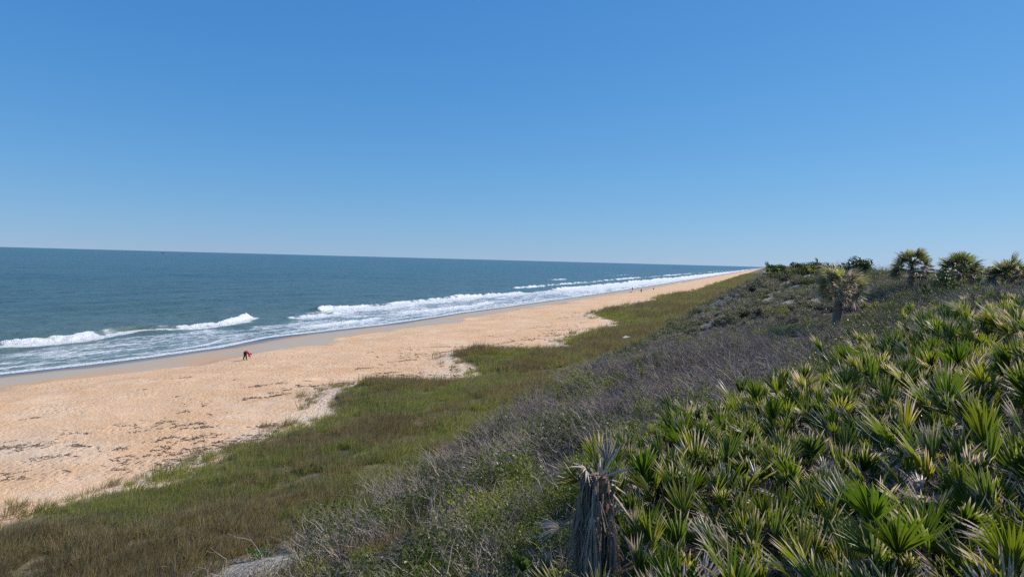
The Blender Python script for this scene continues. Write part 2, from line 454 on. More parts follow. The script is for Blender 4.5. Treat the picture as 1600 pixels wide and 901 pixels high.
def wash_zone(y0, y1, pts, amt, seed, soft=6):
    global foam
    p = np.array(pts, float)
    m = (sy > y0 - soft) & (sy < y1 + soft) & (d > 0) & (d < 80)
    X, Y = sx[m], sy[m]
    c = np.interp(Y, p[:, 0], p[:, 1]) + 2.5 * (fbm(Y / 7, Y * 0 + 3, seed, 3) - .5)
    f = sstep(-1.5, 1.5, X - c) * sstep(y0 - soft, y0 + soft, Y) * sstep(y1 + soft, y1 - soft, Y) if y1 < 9000 else sstep(-1.5, 1.5, X - c) * sstep(y0 - soft, y0 + soft, Y)
    st = fbm(X / 2.2, Y / 8, seed + 2, 4)
    foam[m] = np.maximum(foam[m], f * amt * (.55 + .9 * st))

#        y, crest x, relative height, broken fraction
breaker([(50, -104, .5, 1), (58, -102.5, .7, 1), (65, -101.5, .9, 1), (74, -100.0, 1.0, 1), (80, -101, 1.15, .65), (86, -103.5, 1.2, .12), (91, -102.5, 1.05, .15), (96, -99.8, .9, .95), (104, -99.0, .9, 1),
         (111, -101.5, 1.1, 1), (118, -104.8, 1.35, 1), (121, -106, .8, 1)], .66, 2.0, .9, 4.0, .88, 2.5, .5, seed=71)
breaker([(122, -98.5, .7, 1), (130, -96.5, .8, 1), (139, -97, .8, 1), (144, -98.5, .8, 1)], .55, 1.6, .7, 4.0, .9, 2.5, seed=81)
breaker([(141, -104.5, 1.1, 1), (148, -104.8, 1.3, 1), (154, -105, .7, 1), (175, -104, .5, .9), (205, -103.5, .7, 1), (228, -103.5, 1.35, 1), (242, -103, .9, 1), (262, -101, .5, .9), (285, -100, .8, 1)], .85, 2.2, .9, 10, .9, 4, .9, seed=91)
breaker([(300, -98, .6, .7), (340, -97, 1.2, 1), (372, -96, .6, .9), (420, -94, 1.0, 1), (470, -94, .5, 1), (530, -95, 1.5, 1), (580, -91, .8, 1), (650, -92, 1.6, 1), (720, -88, 1, 1), (900, -86, 1.4, 1), (1300, -82, 1.2, 1), (1700, -77, 1.2, 1), (4000, -66, 1, 1), (8800, -46, 1, 1)],
        .8, 3, 1.3, 22, .92, 30, 1.5, seed=101)
breaker([(300, -116, .5, .8), (330, -117, .7, .9), (372, -118, .7, .4), (420, -118, .9, .9), (480, -117, .6, .4), (640, -118, 1.2, 1), (720, -116, .4, .3), (860, -114, 1.3, .9), (1200, -112, .9, .6), (1500, -110, 1, .9), (2600, -96, 1, .7)], .8, 3, 1.4, 4, .85, 25, 2, seed=111)
breaker([(148, -86, .6, .9), (160, -84.5, .9, 1), (172, -83.3, 1, 1), (186, -82.8, .9, 1), (200, -84, .7, .9), (214, -86, .6, .8)], .35, 1.2, .5, 3.2, .95, 4, .6, seed=121)
breaker([(106, -83.5, .8, 1), (118, -82.2, 1, 1), (128, -81.8, .9, 1), (138, -83.5, .6, 1)], .28, 1.0, .45, 2.6, .95, 3, .6, seed=131)
breaker([(262, -172, .6, .9), (276, -172.5, .8, 1), (292, -172, .6, .9)], .6, 2.2, 1, 2.4, .8, 6, .8, seed=141)
breaker([(395, -166, .6, .7), (430, -165, .8, .9), (470, -166, .6, .8)], .6, 2.2, 1, 3, .8, 14, .8, seed=146)
breaker([(470, -150, .6, .9), (500, -149, .9, 1), (540, -150, .6, .8)], .6, 2.2, 1, 3, .8, 14, .8, seed=151)
breaker([(700, -160, .6, .7), (800, -158, .9, 1), (900, -160, .6, .7)], .7, 3, 1.4, 4, .8, 30, .8, seed=156)
wash_zone(40, 100, [(40, -97), (60, -95), (80, -96), (100, -95)], .47, 161)
wash_zone(98, 132, [(95, -84), (105, -92), (112, -90), (120, -94), (140, -95)], .50, 171, 3)
wash_zone(128, 300, [(120, -92), (128, -100), (140, -103), (230, -101), (300, -96)], .53, 181)
wash_zone(285, 9e9, [(300, -97), (400, -93), (600, -90), (900, -86), (1700, -78), (4000, -64), (8800, -44), (20000, 30)], .60, 191)
# the swash: its front edge, the older lines behind it
sweep = 1.6 * (fbm(sy / 9, sy * 0, 201, 3) - .5)
edge = sstep(-.2, .15, d) * sstep(2.6 + sweep, .5, d)
foam = np.maximum(foam, edge * 1.0)
for k, (off, wid, amt) in enumerate(((4.2, 1.0, .75), (8.0, 1.3, .62), (12.5, 1.4, .6))):
    wv = off + 2.4 * (fbm(sy / 14, sy * 0 + k * 7, 211 + k, 3) - .5) * 2
    foam = np.maximum(foam, np.exp(-((d - wv) / wid) ** 2) * amt * (.5 + .8 * fbm(sx / 4, sy / 6, 221 + k, 3)) * sstep(600, 200, sy))
    sz += .07 * np.exp(-((d - wv) / (wid * .8)) ** 2) * sstep(600, 200, sy)
sz += .035 + .11 * (fbm(sy / 7, sy * 0, 231, 3) - .5) * sstep(9, 0, d)
sz += .05 * np.exp(-((d - .9) / .9) ** 2)
silt = sstep(75, 12, d + 25 * (fbm(sx / 30, sy / 50, 241, 3) - .5)) * .8 + .35 * sstep(260, 60, d)
keep = (d > -2.2)
na, nr = len(th), len(rr)
ii = (np.arange(nr - 1)[:, None] * na + np.arange(na - 1)[None, :]).ravel()
sf = np.stack([ii, ii + na, ii + na + 1, ii + 1], 1)
sf = sf[keep[sf].all(1)]
used = np.unique(sf)
remap = np.full(len(sx), -1); remap[used] = np.arange(len(used))
sf = remap[sf]

def mat_sea():
    t = NT('sea_water')
    fo, cf, si = t.attr('foam'), t.attr('crest'), t.attr('silt')
    big = t.noise(t.pos(.012, .006, 1), 1.0, 4)
    streak = t.noise(t.pos(.06, .02, 1), 1.0, 4, .6)
    deep = t.mix(t.mapr(big, .35, .65), (.036, .080, .084), (.044, .092, .088))
    deep = t.mix(t.math('MULTIPLY', t.mapr(streak, .5, .72), .75), deep, (.075, .122, .104))
    deep = t.mix(t.math('MULTIPLY', t.mapr(t.noise(t.pos(.11, .03, 1), 1.0, 4, .6), .5, .7), .6), deep, (.016, .044, .056))
    water = t.mix(si, deep, (.078, .120, .104))
    water = t.mix(t.math('MULTIPLY', fo, .55), water, (.26, .33, .35))     # air beaten into the wash
    # chop
    w1 = t.noise(t.pos(.75, .36, 1), 1.0, 5, .62, .4)
    w2 = t.noise(t.pos(.24, .10, 1), 1.0, 3, .55, .3)
    w3 = t.noise(t.pos(3.0, 1.7, 1), 1.0, 3, .6)
    b = t.bump(w2, 1.0, 1.3)
    b = t.bump(w1, .9, .75, b)
    b = t.bump(w3, .55, .10, b)
    wsh = t.bsdf(water, .24, b, **{'IOR': 1.333, 'Specular IOR Level': .22})
    # foam: lace breaking up as it thins
    lace = t.noise(t.pos(1.5, .62, 1), 1.0, 6, .68, 1.2)
    fine = t.noise(t.pos(5.0, 3.0, 1), 1.0, 4, .65, .6)
    cell = t.n('TexVoronoi', {'Vector': t.pos(.75, .38, 1), 'Scale': 1.0}, feature='DISTANCE_TO_EDGE').outputs[0]
    pat = t.math('ADD', t.math('MULTIPLY', lace, .75), t.math('ADD', t.math('MULTIPLY', fine, .25), t.math('MULTIPLY', t.mapr(cell, 0, .25, .10, -.06), 1.0)))
    f1 = t.mapr(t.math('SUBTRACT', t.math('ADD', pat, fo), 1.0), -.10, .24)
    fac = t.math('MAXIMUM', f1, t.mapr(t.math('ADD', cf, t.math('MULTIPLY', t.math('SUBTRACT', fine, .5), .8)), .35, .75))
    fb = t.bump(t.math('ADD', lace, t.math('MULTIPLY', fine, .5)), 1.0, .5)
    fsh = t.bsdf(t.mix(t.mapr(fine, .3, .7), (.55, .58, .60), (.80, .81, .81)), .7, fb)
    return t.done(t.n('MixShader', {0: fac, 1: wsh, 2: fsh}).outputs[0])

sm = mesh_np('sea', np.stack([sx, sy, sz], 1)[used], sf, mat_sea(), True,
             attrs=dict(foam=foam[used], crest=crest_foam[used], silt=silt[used]))
tag(obj('sea', sm), 'blue grey sea with white breakers running up the beach', kind='structure')

# ------------------------------------------------------------------ scattering of the growth nobody could count
def scatter(name, label, protos, mats, pts, rot, scl, pick, tint):
    """One object: its mesh holds the clump shapes and one loose vertex per clump; its nodes set a clump on every vertex."""
    vs, fs, hg, kd, fm = [], [], [], [], []
    b = 0
    for k, mb in enumerate(protos):
        v = np.array(mb.v, float)
        vs.append(v); hg.append(np.array(mb.a, float)); kd.append(np.full(len(v), k + 1))
        fs += [tuple(i + b for i in f) for f in mb.f]; fm += mb.m
        b += len(v)
    n = len(pts)
    vs.append(pts)
    z1 = lambda a, fill=0.0: np.concatenate([np.full(b, fill), a])
    me = mesh_np(name, np.concatenate(vs), fs, mats=mats, fmat=fm, attrs=dict(
        hgt=np.concatenate(hg + [np.zeros(n)]), which=np.concatenate(kd + [np.zeros(n, int)]).astype(int),
        rot=np.concatenate([np.zeros((b, 3)), rot]), scl=z1(scl, 1.0), pick=z1(pick).astype(int), tint=z1(tint)))
    o = obj(name, me)
    tag(o, label, kind='stuff')
    ng = bpy.data.node_groups.new(name + '_nodes', 'GeometryNodeTree')
    ng.interface.new_socket('Geometry', in_out='INPUT', socket_type='NodeSocketGeometry')
    ng.interface.new_socket('Geometry', in_out='OUTPUT', socket_type='NodeSocketGeometry')
    N, L = ng.nodes, ng.links
    gi, go = N.new('NodeGroupInput'), N.new('NodeGroupOutput')
    def na_(nm, typ):
        q = N.new('GeometryNodeInputNamedAttribute'); q.data_type = typ; q.inputs['Name'].default_value = nm
        return q.outputs['Attribute']
    def sep(k):
        c = N.new('FunctionNodeCompare'); c.data_type = 'INT'; c.operation = 'EQUAL'
        L.new(na_('which', 'INT'), c.inputs[2]); c.inputs[3].default_value = k
        s = N.new('GeometryNodeSeparateGeometry'); s.domain = 'POINT'
        L.new(gi.outputs[0], s.inputs['Geometry']); L.new(c.outputs[0], s.inputs['Selection'])
        return s.outputs['Selection']
    g2i = N.new('GeometryNodeGeometryToInstance')
    for k in reversed(range(len(protos))):
        L.new(sep(k + 1), g2i.inputs[0])
    iop = N.new('GeometryNodeInstanceOnPoints')
    L.new(sep(0), iop.inputs['Points']); L.new(g2i.outputs[0], iop.inputs['Instance'])
    iop.inputs['Pick Instance'].default_value = True
    L.new(na_('pick', 'INT'), iop.inputs['Instance Index'])
    e2r = N.new('FunctionNodeEulerToRotation')
    L.new(na_('rot', 'FLOAT_VECTOR'), e2r.inputs[0]); L.new(e2r.outputs[0], iop.inputs['Rotation'])
    L.new(na_('scl', 'FLOAT'), iop.inputs['Scale'])
    L.new(iop.outputs[0], go.inputs[0])
    md = o.modifiers.new('clumps', 'NODES'); md.node_group = ng
    return o

def in_view(x, y, m=2.0):
    """Roughly the sector that the photograph, or one a step to the side, could see."""
    a = np.degrees(np.arctan2(x, y))
    r = np.hypot(x, y)
    mm = np.degrees(m / np.maximum(r, 1))
    return (a > -58 - mm) & (a < 18.0 + mm) & (r > 5.5)

def sample(x0, x1, y0, y1, dens, fn):
    n = int((x1 - x0) * (y1 - y0) * dens)
    x = rs.uniform(x0, x1, n); y = rs.uniform(y0, y1, n)
    k = (rs.rand(n) < fn(x, y)) & in_view(x, y)
    return x[k], y[k]

def clear_of(x, y):
    return (gauss(x, y, -14.0, 16.2, 1.9, 1.7) < .45) & (gauss(x, y, 4.4, 30.5, .9, 1.3) < .5)

def blade(mb, base, direction, length, width, bend, twist, m=0, a0=0.0, a1=1.0):
    d_ = Vector(direction).normalized()
    s_ = d_.cross(Vector((math.cos(twist), math.sin(twist), .01))).normalized()
    p0 = Vector(base); g = Vector((bend[0], bend[1], -abs(bend[2])))
    p1 = p0 + d_ * length * .55 + g * length * .25
    p2 = p0 + d_ * length + g * length
    mb.add([p0 - s_ * width * .5, p0 + s_ * width * .5, p1 - s_ * width * .42, p1 + s_ * width * .42, p2], [(0, 1, 3, 2), (2, 3, 4)], [a0, a0, (a0 + a1) / 2, (a0 + a1) / 2, a1], m)

# dune grass
tufts = []
for k in range(6):
    mb = MB(); rg = random.Random(100 + k)
    for i in range(46):
        a = rg.uniform(0, 6.283); r_ = .26 * math.sqrt(rg.random())
        h_ = rg.uniform(.22, .55) if i % 9 else rg.uniform(.55, .8)
        ln = rg.uniform(.05, .6)
        blade(mb, (math.cos(a) * r_, math.sin(a) * r_, -.04), (math.cos(a) * ln + .25, math.sin(a) * ln + .05, 1), h_, rg.uniform(.010, .020), (rg.uniform(-.1, .35), rg.uniform(-.15, .15), rg.uniform(.0, .3)), rg.uniform(0, 6.28))
    tufts.append(mb)
M_grass = mat_leafy('dune_grass', [(0, (.25, .18, .11)), (.3, (.25, .195, .105)), (.52, (.21, .195, .085)), (.75, (.175, .20, .06)), (1, (.23, .27, .05))], (.38, .31, .19), (.3, 1.1), .42, .75)

def lod(x, y, r0=42.0, p=1.25): return np.minimum(1, (r0 / np.hypot(x, y)) ** p)
def grass_fn(x, y):
    e = x - xv(y) + (fbm(x / 2.4, y / 2.4, 43, 3) - .5) * 2.0
    edge_ = sstep(-.1, 1.6, e) * (1 - .96 * sstep(-.5, 2.6, x - xf(y) + (fbm(x / 1.8, y / 1.8, 44, 3) - .5) * 4))
    thin = .12 + .88 * sstep(.34, .54, fbm(x / 1.5, y / 1.5, 45, 3)) * (.35 + .65 * sstep(.3, .5, fbm(x / 5, y / 6, 145, 3)))
    stray = .17 * sstep(-3.5, -.3, e) * sstep(.42, .62, fbm(x / 2, y / 2, 46, 2))
    return np.maximum(edge_ * thin, stray) * lod(x, y) * clear_of(x, y)
xs, ys = [], []
for q in ((-37, -9, 8, 60, 22), (-38, -7, 60, 160, 15), (-38, -6, 160, 420, 13), (-36, -5, 420, 1100, 10)):
    a, b = sample(*q, grass_fn); xs.append(a); ys.append(b)
x, y = np.concatenate(xs), np.concatenate(ys)
n = len(x)
t_ = fbm(x / 5.5, y / 7.5, 47, 4); t2 = fbm(x / 1.7, y / 1.7, 48, 2)
tint = np.clip(.32 + (t_ - .5) * 3.7 + (t2 - .5) * 1.3 + rs.normal(0, .07, n) + .22 * sstep(60, 160, y), 0, 1)
tint = np.where((gauss(x, y, -27.5, 38, 2.2, 3.5) > .35) | (gauss(x, y, -21, 24, 2.5, 2.5) > .5), np.clip(tint + .3, 0, 1), tint)
scl = rs.uniform(.75, 1.3, n) / np.sqrt(np.maximum(lod(x, y), .12)) ** .8
scl *= .5 + 1.0 * fbm(x / 1.9, y / 1.9, 49, 3)
rot = np.stack([rs.normal(0, .12, n), rs.normal(0, .12, n), rs.uniform(-.9, .9, n)], 1)
scatter('grass', 'olive and brown dune grass covering the flat behind the beach', tufts, [M_grass], np.stack([x, y, height(x, y)], 1), rot, scl, rs.randint(0, 6, n), tint)
N_GRASS = n

# grey leafless twigs
def grow(mb, p, d_, L, r_, depth, rg, m=0, kids=(2, 2, 3)):
    segs = 2
    q = Vector(p)
    for s in range(segs):
        d_ = (d_ + Vector((rg.gauss(0, .22), rg.gauss(0, .22), rg.gauss(.05, .15)))).normalized()
        q2 = q + d_ * L / segs
        r2 = r_ * .8
        mb.tube([q, q2], [r_, r2], 3, (0.25 * (4 - depth)) % 1.01, m, cap=False)
        q, r_ = q2, r2
    if depth > 0:
        for b in range(rg.choice(kids)):
            dd = (d_ + Vector((rg.gauss(0, .6), rg.gauss(0, .6), rg.gauss(.1, .3)))).normalized()
            grow(mb, q, dd, L * rg.uniform(.6, .85), r_ * .75, depth - 1, rg, m, kids)

def leaf_quad(mb, p, size, rg, m=0, a=0.5, up=.5):
    nrm = Vector((rg.gauss(0, 1), rg.gauss(0, 1), rg.gauss(up, 1))).normalized()
    u = nrm.orthogonal().normalized()
    u.rotate(Matrix.Rotation(rg.uniform(0, 6.28), 3, nrm))
    v = nrm.cross(u)
    p = Vector(p)
    mb.add([p - u * size * .6, p + v * size * .36 - nrm * size * .08, p + u * size * .6, p - v * size * .36 - nrm * size * .08], [(0, 1, 2), (0, 2, 3)], a, m)

twigs = []
for k in range(7):
    mb = MB(); rg = random.Random(200 + k)
    for i in range(5):
        a = rg.uniform(0, 6.283); r_ = .34 * math.sqrt(rg.random())
        lean = rg.uniform(.15, .75)
        grow(mb, (math.cos(a) * r_, math.sin(a) * r_, -.05), Vector((math.cos(a) * lean, math.sin(a) * lean, 1)).normalized(), rg.uniform(.28, .42), .0165, 3, rg, 0, (1, 2, 2, 2))
    twigs.append(mb)
leafy = []
for k in range(6):
    mb = MB(); rg = random.Random(300 + k)
    for i in range(4):
        a = rg.uniform(0, 6.283); r_ = .25 * math.sqrt(rg.random())
        grow(mb, (math.cos(a) * r_, math.sin(a) * r_, -.05), Vector((math.cos(a) * .5, math.sin(a) * .5, 1)).normalized(), rg.uniform(.22, .3), .006, 2, rg, 0)
    for i in range(230):
        a = rg.uniform(0, 6.283); r_ = .46 * math.sqrt(rg.random())
        z_ = rg.uniform(.12, .72) * (1 - .6 * (r_ / .46) ** 2) + rg.gauss(0, .03)
        leaf_quad(mb, (math.cos(a) * r_, math.sin(a) * r_, z_), rg.uniform(.030, .065), rg, 1, rg.random())
    leafy.append(mb)

def mat_twig(name, c0, c1):
    t = NT(name)
    ti = t.attr('tint', 'INSTANCER')
    col = t.mix(ti, c0, c1)
    col = t.mix(t.mapr(t.attr('hgt'), 0, 1, 0, .5), col, tuple(q * 1.7 for q in c1))
    return t.done(t.bsdf(col, .8))
M_twig = mat_twig('grey_twigs', (.35, .29, .225), (.23, .178, .145))
M_twig2 = mat_twig('brown_twigs', (.20, .17, .14), (.16, .13, .11))
M_leaf = mat_leafy('scrub_leaves', [(0, (.08, .09, .04)), (.35, (.09, .12, .026)), (.6, (.15, .19, .024)), (1, (.32, .34, .03))], (.24, .22, .1), (.85, 1.3), .42, .36)

def thicket_zone(x, y):
    e = x - xf(y) + (fbm(x / 1.8, y / 1.8, 44, 3) - .5) * 4
    z = sstep(.3, 1.9, e)
    z = z * (.12 + .88 * sstep(.36, .50, fbm(x / 1.5, y / 1.5, 302, 3)))
    z = z * np.where(in_poly(x, y, PALM_ZONE), .22, 1.0)
    z = z * (1 - .93 * sstep(54, 64, y) * sstep(9.5, 6.0, x - (y - 60) * .03))    # the open face of the far mound
    return z * clear_of(x, y)
def leaf_share(x, y):
    f = fbm(x / 3.2, y / 3.2, 301, 4)
    bias = .07 + .28 * gauss(x, y, -4.0, 15, 3.2, 7) + .06 * gauss(x, y, -9, 20, 5, 12) + .10 * sstep(3, 7, x) * sstep(33, 42, y) - .12 * gauss(x, y, -4, 40, 9, 15) - .10 * sstep(-10, -13, x)
    return sstep(.50, .62, f + bias)
xs, ys = [], []
for q in ((-18, 14, 7, 36, 8.2), (-16, 32, 36, 75, 6.2), (-15, 45, 75, 180, 2.8)):
    a, b = sample(*q, lambda x, y: thicket_zone(x, y) * np.minimum(1, (30 / np.hypot(x, y)) ** .6)); xs.append(a); ys.append(b)
x, y = np.concatenate(xs), np.concatenate(ys)
ls = leaf_share(x, y)
isl = rs.rand(len(x)) < ls * np.where(y > 34, .45, .64) + .05
def put(name, label, protos, mats, x, y, tint, s0, s1, tilt=.15):
    n = len(x)
    r_ = np.hypot(x, y)
    scl = rs.uniform(s0, s1, n) * np.clip((r_ / 28) ** .35, .85, 1.8)
    scl *= .45 + 1.1 * fbm(x / 1.5, y / 1.5, 302, 3)
    scl = np.where((rs.rand(n) < .14) & (y < 46), scl * 1.55, scl) * (1 - .35 * gauss(x, y, 4.2, 50, 3.5, 6))
    rot = np.stack([rs.normal(0, tilt, n), rs.normal(0, tilt, n), rs.uniform(0, 6.283, n)], 1)
    return scatter(name, label, protos, mats, np.stack([x, y, height(x, y)], 1), rot, scl, rs.randint(0, len(protos), n), np.clip(tint, 0, 1))
k = ~isl
put('twig_thicket', 'dense grey leafless twigs covering the dune slope', twigs, [M_twig], x[k], y[k], sstep(22, 42, y[k]) + rs.normal(0, .1, k.sum()), .75, 1.2)
lt = .34 - .10 * sstep(3, 6, x) * sstep(30, 40, y) + (fbm(x / 2.2, y / 2.2, 321, 3) - .5) * 2.4 + rs.normal(0, .10, len(x))
put('leafy_undergrowth', 'low green and yellow leafy scrub among the grey twigs', leafy, [M_twig2, M_leaf], x[isl], y[isl], lt[isl], .75, 1.15)

# cushion scrub on the far mound, seen as brown and grey tufts over sand
def mound_zone(x, y):
    e = x - xf(y) + (fbm(x / 1.8, y / 1.8, 44, 3) - .5) * 4
    f = fbm(x / 2.5, y / 4, 57, 4)
    return sstep(-.6, 1, e) * sstep(54, 64, y) * (.46 - .40 * sstep(.42, .54, f)) * sstep(16, 9, x)
x, y = sample(-15, 18, 52, 260, 5.0, lambda x, y: mound_zone(x, y) * lod(x, y, 90))
cush = []
for k in range(4):
    mb = MB(); rg = random.Random(400 + k)
    for i in range(60):
        a = rg.uniform(0, 6.283); e_ = rg.uniform(.15, 1.4)
        dd = Vector((math.cos(a) * math.cos(e_), math.sin(a) * math.cos(e_), math.sin(e_)))
        blade(mb, dd * .05, dd, rg.uniform(.25, .5), .03, (.1, 0, .15), rg.uniform(0, 6.28))
    for i in range(70):
        a = rg.uniform(0, 6.283); r_ = .38 * math.sqrt(rg.random())
        leaf_quad(mb, (math.cos(a) * r_, math.sin(a) * r_, rg.uniform(.05, .36)), .09, rg, 0, rg.random() * .6)
    cush.append(mb)
M_cush = mat_leafy('cushion_scrub', [(0, (.27, .235, .185)), (.4, (.22, .20, .14)), (.7, (.15, .155, .08)), (1, (.11, .13, .05))], (.38, .34, .26), (.4, 1.1), .2, .7)
put('cushion_scrub', 'low grey green cushion scrub dotting the sandy far mound', cush, [M_cush], x, y, .30 + (fbm(x / 3, y / 4, 411, 3) - .5) * 2.6 + rs.normal(0, .1, len(x)), .7, 1.35)

# ------------------------------------------------------------------ fan palms
STRAW = (.66, .54, .44)
M_frond = mat_leafy('palmetto_frond', None, STRAW, (.69, 1.02), .50, .40, src='obj')
M_dead = simple('dead_frond', (.30, .25, .20), .8, .3, 9)

def fan(mb, rg, petiole=.6, Rb=.58, n=24, arc=200, width=.032, droop=.12, cone=.18, hang=0.0, pet_r=.008, m=0, dry0=0.0, ragged=.12, curl=0.0):
    """A fan leaf: stalk up +Z, blades radiating in the XZ plane; weight bends it towards +Y."""
    bend = rg.uniform(.02, .12)
    pts = [(0, bend * (t * petiole) ** 2, t * petiole) for t in (0, .35, .7, 1)]
    mb.tube(pts, [pet_r * 1.5, pet_r * 1.1, pet_r, pet_r * .9], 3, dry0 * .5, m, cap=False)
    c = Vector(pts[-1])
    for i in range(n):
        a = R(arc) * ((i + .5) / n - .5) + rg.gauss(0, .025)
        L = Rb * (1 - .22 * abs(a / R(arc) * 2) ** 2) * rg.uniform(1 - ragged, 1 + ragged * .4)
        dr = Vector((math.sin(a), 0, math.cos(a)))
        sd = Vector((math.cos(a), 0, -math.sin(a)))
        yb = rg.gauss(0, .035)
        dk = min(1.0, dry0 + rg.uniform(-.12, .22))
        tipdrop = droop * rg.uniform(.5, 1.6)
        rows = []
        for tt, w in ((.04, .35), (.40, 1.0), (.74, .72), (1.0, 0)):
            r_ = L * tt
            off = Vector((0, cone * r_ + yb * tt + tipdrop * tt ** 2.2 * L, -hang * L * tt ** 2 * (.5 + abs(math.sin(a)))))
            cc = c + dr * r_ + off
            hw = width * w * .5
            rows.append((cc - sd * hw, cc + Vector((0, -hw * .75, 0)), cc + sd * hw, dk + (1 - dk) * .0 + tt * .75))
        vs, av = [], []
        for l_, mm, r2, aa in rows[:-1]:
            vs += [l_, mm, r2]; av += [aa] * 3
        vs.append(rows[-1][1]); av.append(rows[-1][3] + .12)
        mb.add(vs, [(0, 1, 4, 3), (1, 2, 5, 4), (3, 4, 7, 6), (4, 5, 8, 7), (6, 7, 9), (7, 8, 9)], av, m)

FR_G, FR_T, FR_D = [], [], []
for k in range(8):
    mb = MB(); fan(mb, random.Random(500 + k), random.Random(k).uniform(.5, .95), random.Random(k + 9).uniform(.50, .68), 13 + k % 5, 52 + 15 * (k % 5), .038, .10, .12, ragged=.25)
    FR_G.append(mb.mesh('frond_green', M_frond))
for k in range(5):
    mb = MB(); fan(mb, random.Random(520 + k),   .5 + .08 * k, .60, 13 + k % 4, 56 + 16 * (k % 4), .037, .14, .14, dry0=.15, ragged=.3)
    FR_T.append(mb.mesh('frond_straw_tipped', M_frond))
for k in range(4):
    mb = MB(); fan(mb, random.Random(540 + k), .4 + .06 * k, .46, 14, 95, .030, .35, .25, .25, dry0=.8, ragged=.4)
    FR_D.append(mb.mesh('frond_dry', M_frond))

GREENS = [(.085, .135, .018), (.110, .155, .021), (.150, .180, .026), (.095, .135, .040)]
YELLOWS = [(.18, .205, .024), (.23, .23, .028), (.155, .19, .022)]
n_palm = 0

def palmetto(x, y, look, label, group, rg, size=1.0, nf=None, z=None):
    """look: green, tipped, yellow or dry."""
    global n_palm
    n_palm += 1
    root = empty('saw_palmetto', (x, y, (hz(x, y) if z is None else z) - .03), rg.uniform(0, 6.283), size)
    tag(root, label, 'palmetto', group)
    nf = nf or rg.randint(11, 15)
    wd_ = math.radians(200) + rg.gauss(0, .5) - root.rotation_euler.z        # the whole plant leans a little the same way
    lean = Matrix.Rotation(rg.gauss(.20, .08), 3, Vector((-math.sin(wd_), math.cos(wd_), 0)))
    for i in range(nf):
        az = i * 2.399 + rg.gauss(0, .6)
        f = i / max(1, nf - 1)
        tilt = rg.gauss(.03 + .50 * f, .18)
        p_dry = dict(green=.08, tipped=.18, yellow=.10, dry=.5)[look] + .18 * f
        u = rg.random()
        if u < p_dry:
            me, kind = rg.choice(FR_D), 'dry'
        elif u < p_dry + dict(green=.36, tipped=.68, yellow=.50, dry=.38)[look]:
            me, kind = rg.choice(FR_T), 'tipped'
        else:
            me, kind = rg.choice(FR_G), 'green'
        if kind == 'dry': tilt += .35
        o = obj('frond', me, root, (rg.gauss(0, .15), rg.gauss(0, .15), rg.uniform(-.08, .22)))
        # lean along azimuth az, then roll about the stalk so the fans face every way
        o.rotation_euler = (lean @ Matrix.Rotation(az, 3, 'Z') @ Matrix.Rotation(-tilt, 3, 'X') @ Matrix.Rotation(rg.gauss(0, .8), 3, 'Z')).to_euler()
        s = rg.uniform(.62, 1.15)
        o.scale = (s, s, s)
        base = rg.choice(YELLOWS) if (look == 'yellow' and rg.random() < .7) or rg.random() < .12 else rg.choice(GREENS)
        j = rg.uniform(.8, 1.25)
        o.color = (base[0] * j, base[1] * j, base[2] * j, 1)
        if kind == 'dry': o['label'] = 'dry straw coloured frond'
    return root

rp = random.Random(33)
SPECIAL = [  # x, y, look, size, fronds, label
    (-2.98, 9.95, 'dry', .88, 11, 'small saw palmetto with pale dry leaves left of the dead palm stump'),
    (-3.85, 12.6, 'yellow', .55, 6, 'little yellow green palmetto tuft in the scrub beyond the dead palm stump'),
    (-1.62, 8.45, 'dry', .95, 11, 'dry pinkish saw palmetto at the foot of the dead palm stump, on its right'),
    (-2.15, 8.95, 'dry', .80, 10, 'low dry saw palmetto right in front of the dead palm stump'),
    (-1.0, 10.6, 'green', 1.05, 10, 'dark green saw palmetto close on the right of the dead palm stump'),
    (-3.3, 16.6, 'tipped', 1.05, 9, 'saw palmetto with wide straw tipped fans at the seaward tip of the thicket'),
    (-.7, 20.8, 'tipped', 1.0, 9, 'saw palmetto standing up against the grey twigs at the far edge of the thicket'),
    (-.2, 8.2, 'dry', .95, 10, 'large dry saw palmetto with bleached fans along the bottom of the photo'),
    (1.0, 8.0, 'tipped', 1.0, 10, 'saw palmetto with a pale cream fan at the bottom of the photo'),
    (3.9, 26.6, 'tipped', 1.1, 10, 'saw palmetto with reddish tips beside the small bare sand gap')]
taken = []
for x, y, look, s, nf, lab in SPECIAL:
    palmetto(x, y, look, lab, None, rp, s, nf); taken.append((x, y))
cand = []
tries = 0
while len(cand) < 232 and tries < 60000:
    tries += 1
    y = rp.uniform(6.0, 36); x = rp.uniform(-3.4, 12)
    if not in_poly(np.array([x]), np.array([y]), PALM_ZONE)[0]: continue
    if not in_view(np.array([x]), np.array([y]), 1.3)[0]: continue
    r_ = math.hypot(x, y)
    dmin = .47 + .012 * r_
    if r_ < 6.6 or any((x - a) ** 2 + (y - b) ** 2 < dmin ** 2 for a, b in taken): continue
    if (x + 2.36) ** 2 + (y - 10.55) ** 2 < .7 or (abs(x + 1.8) < .5 and y < 9 and y > 7.6): continue
    if not clear_of(np.array([x]), np.array([y]))[0]: continue
    taken.append((x, y)); cand.append((x, y))
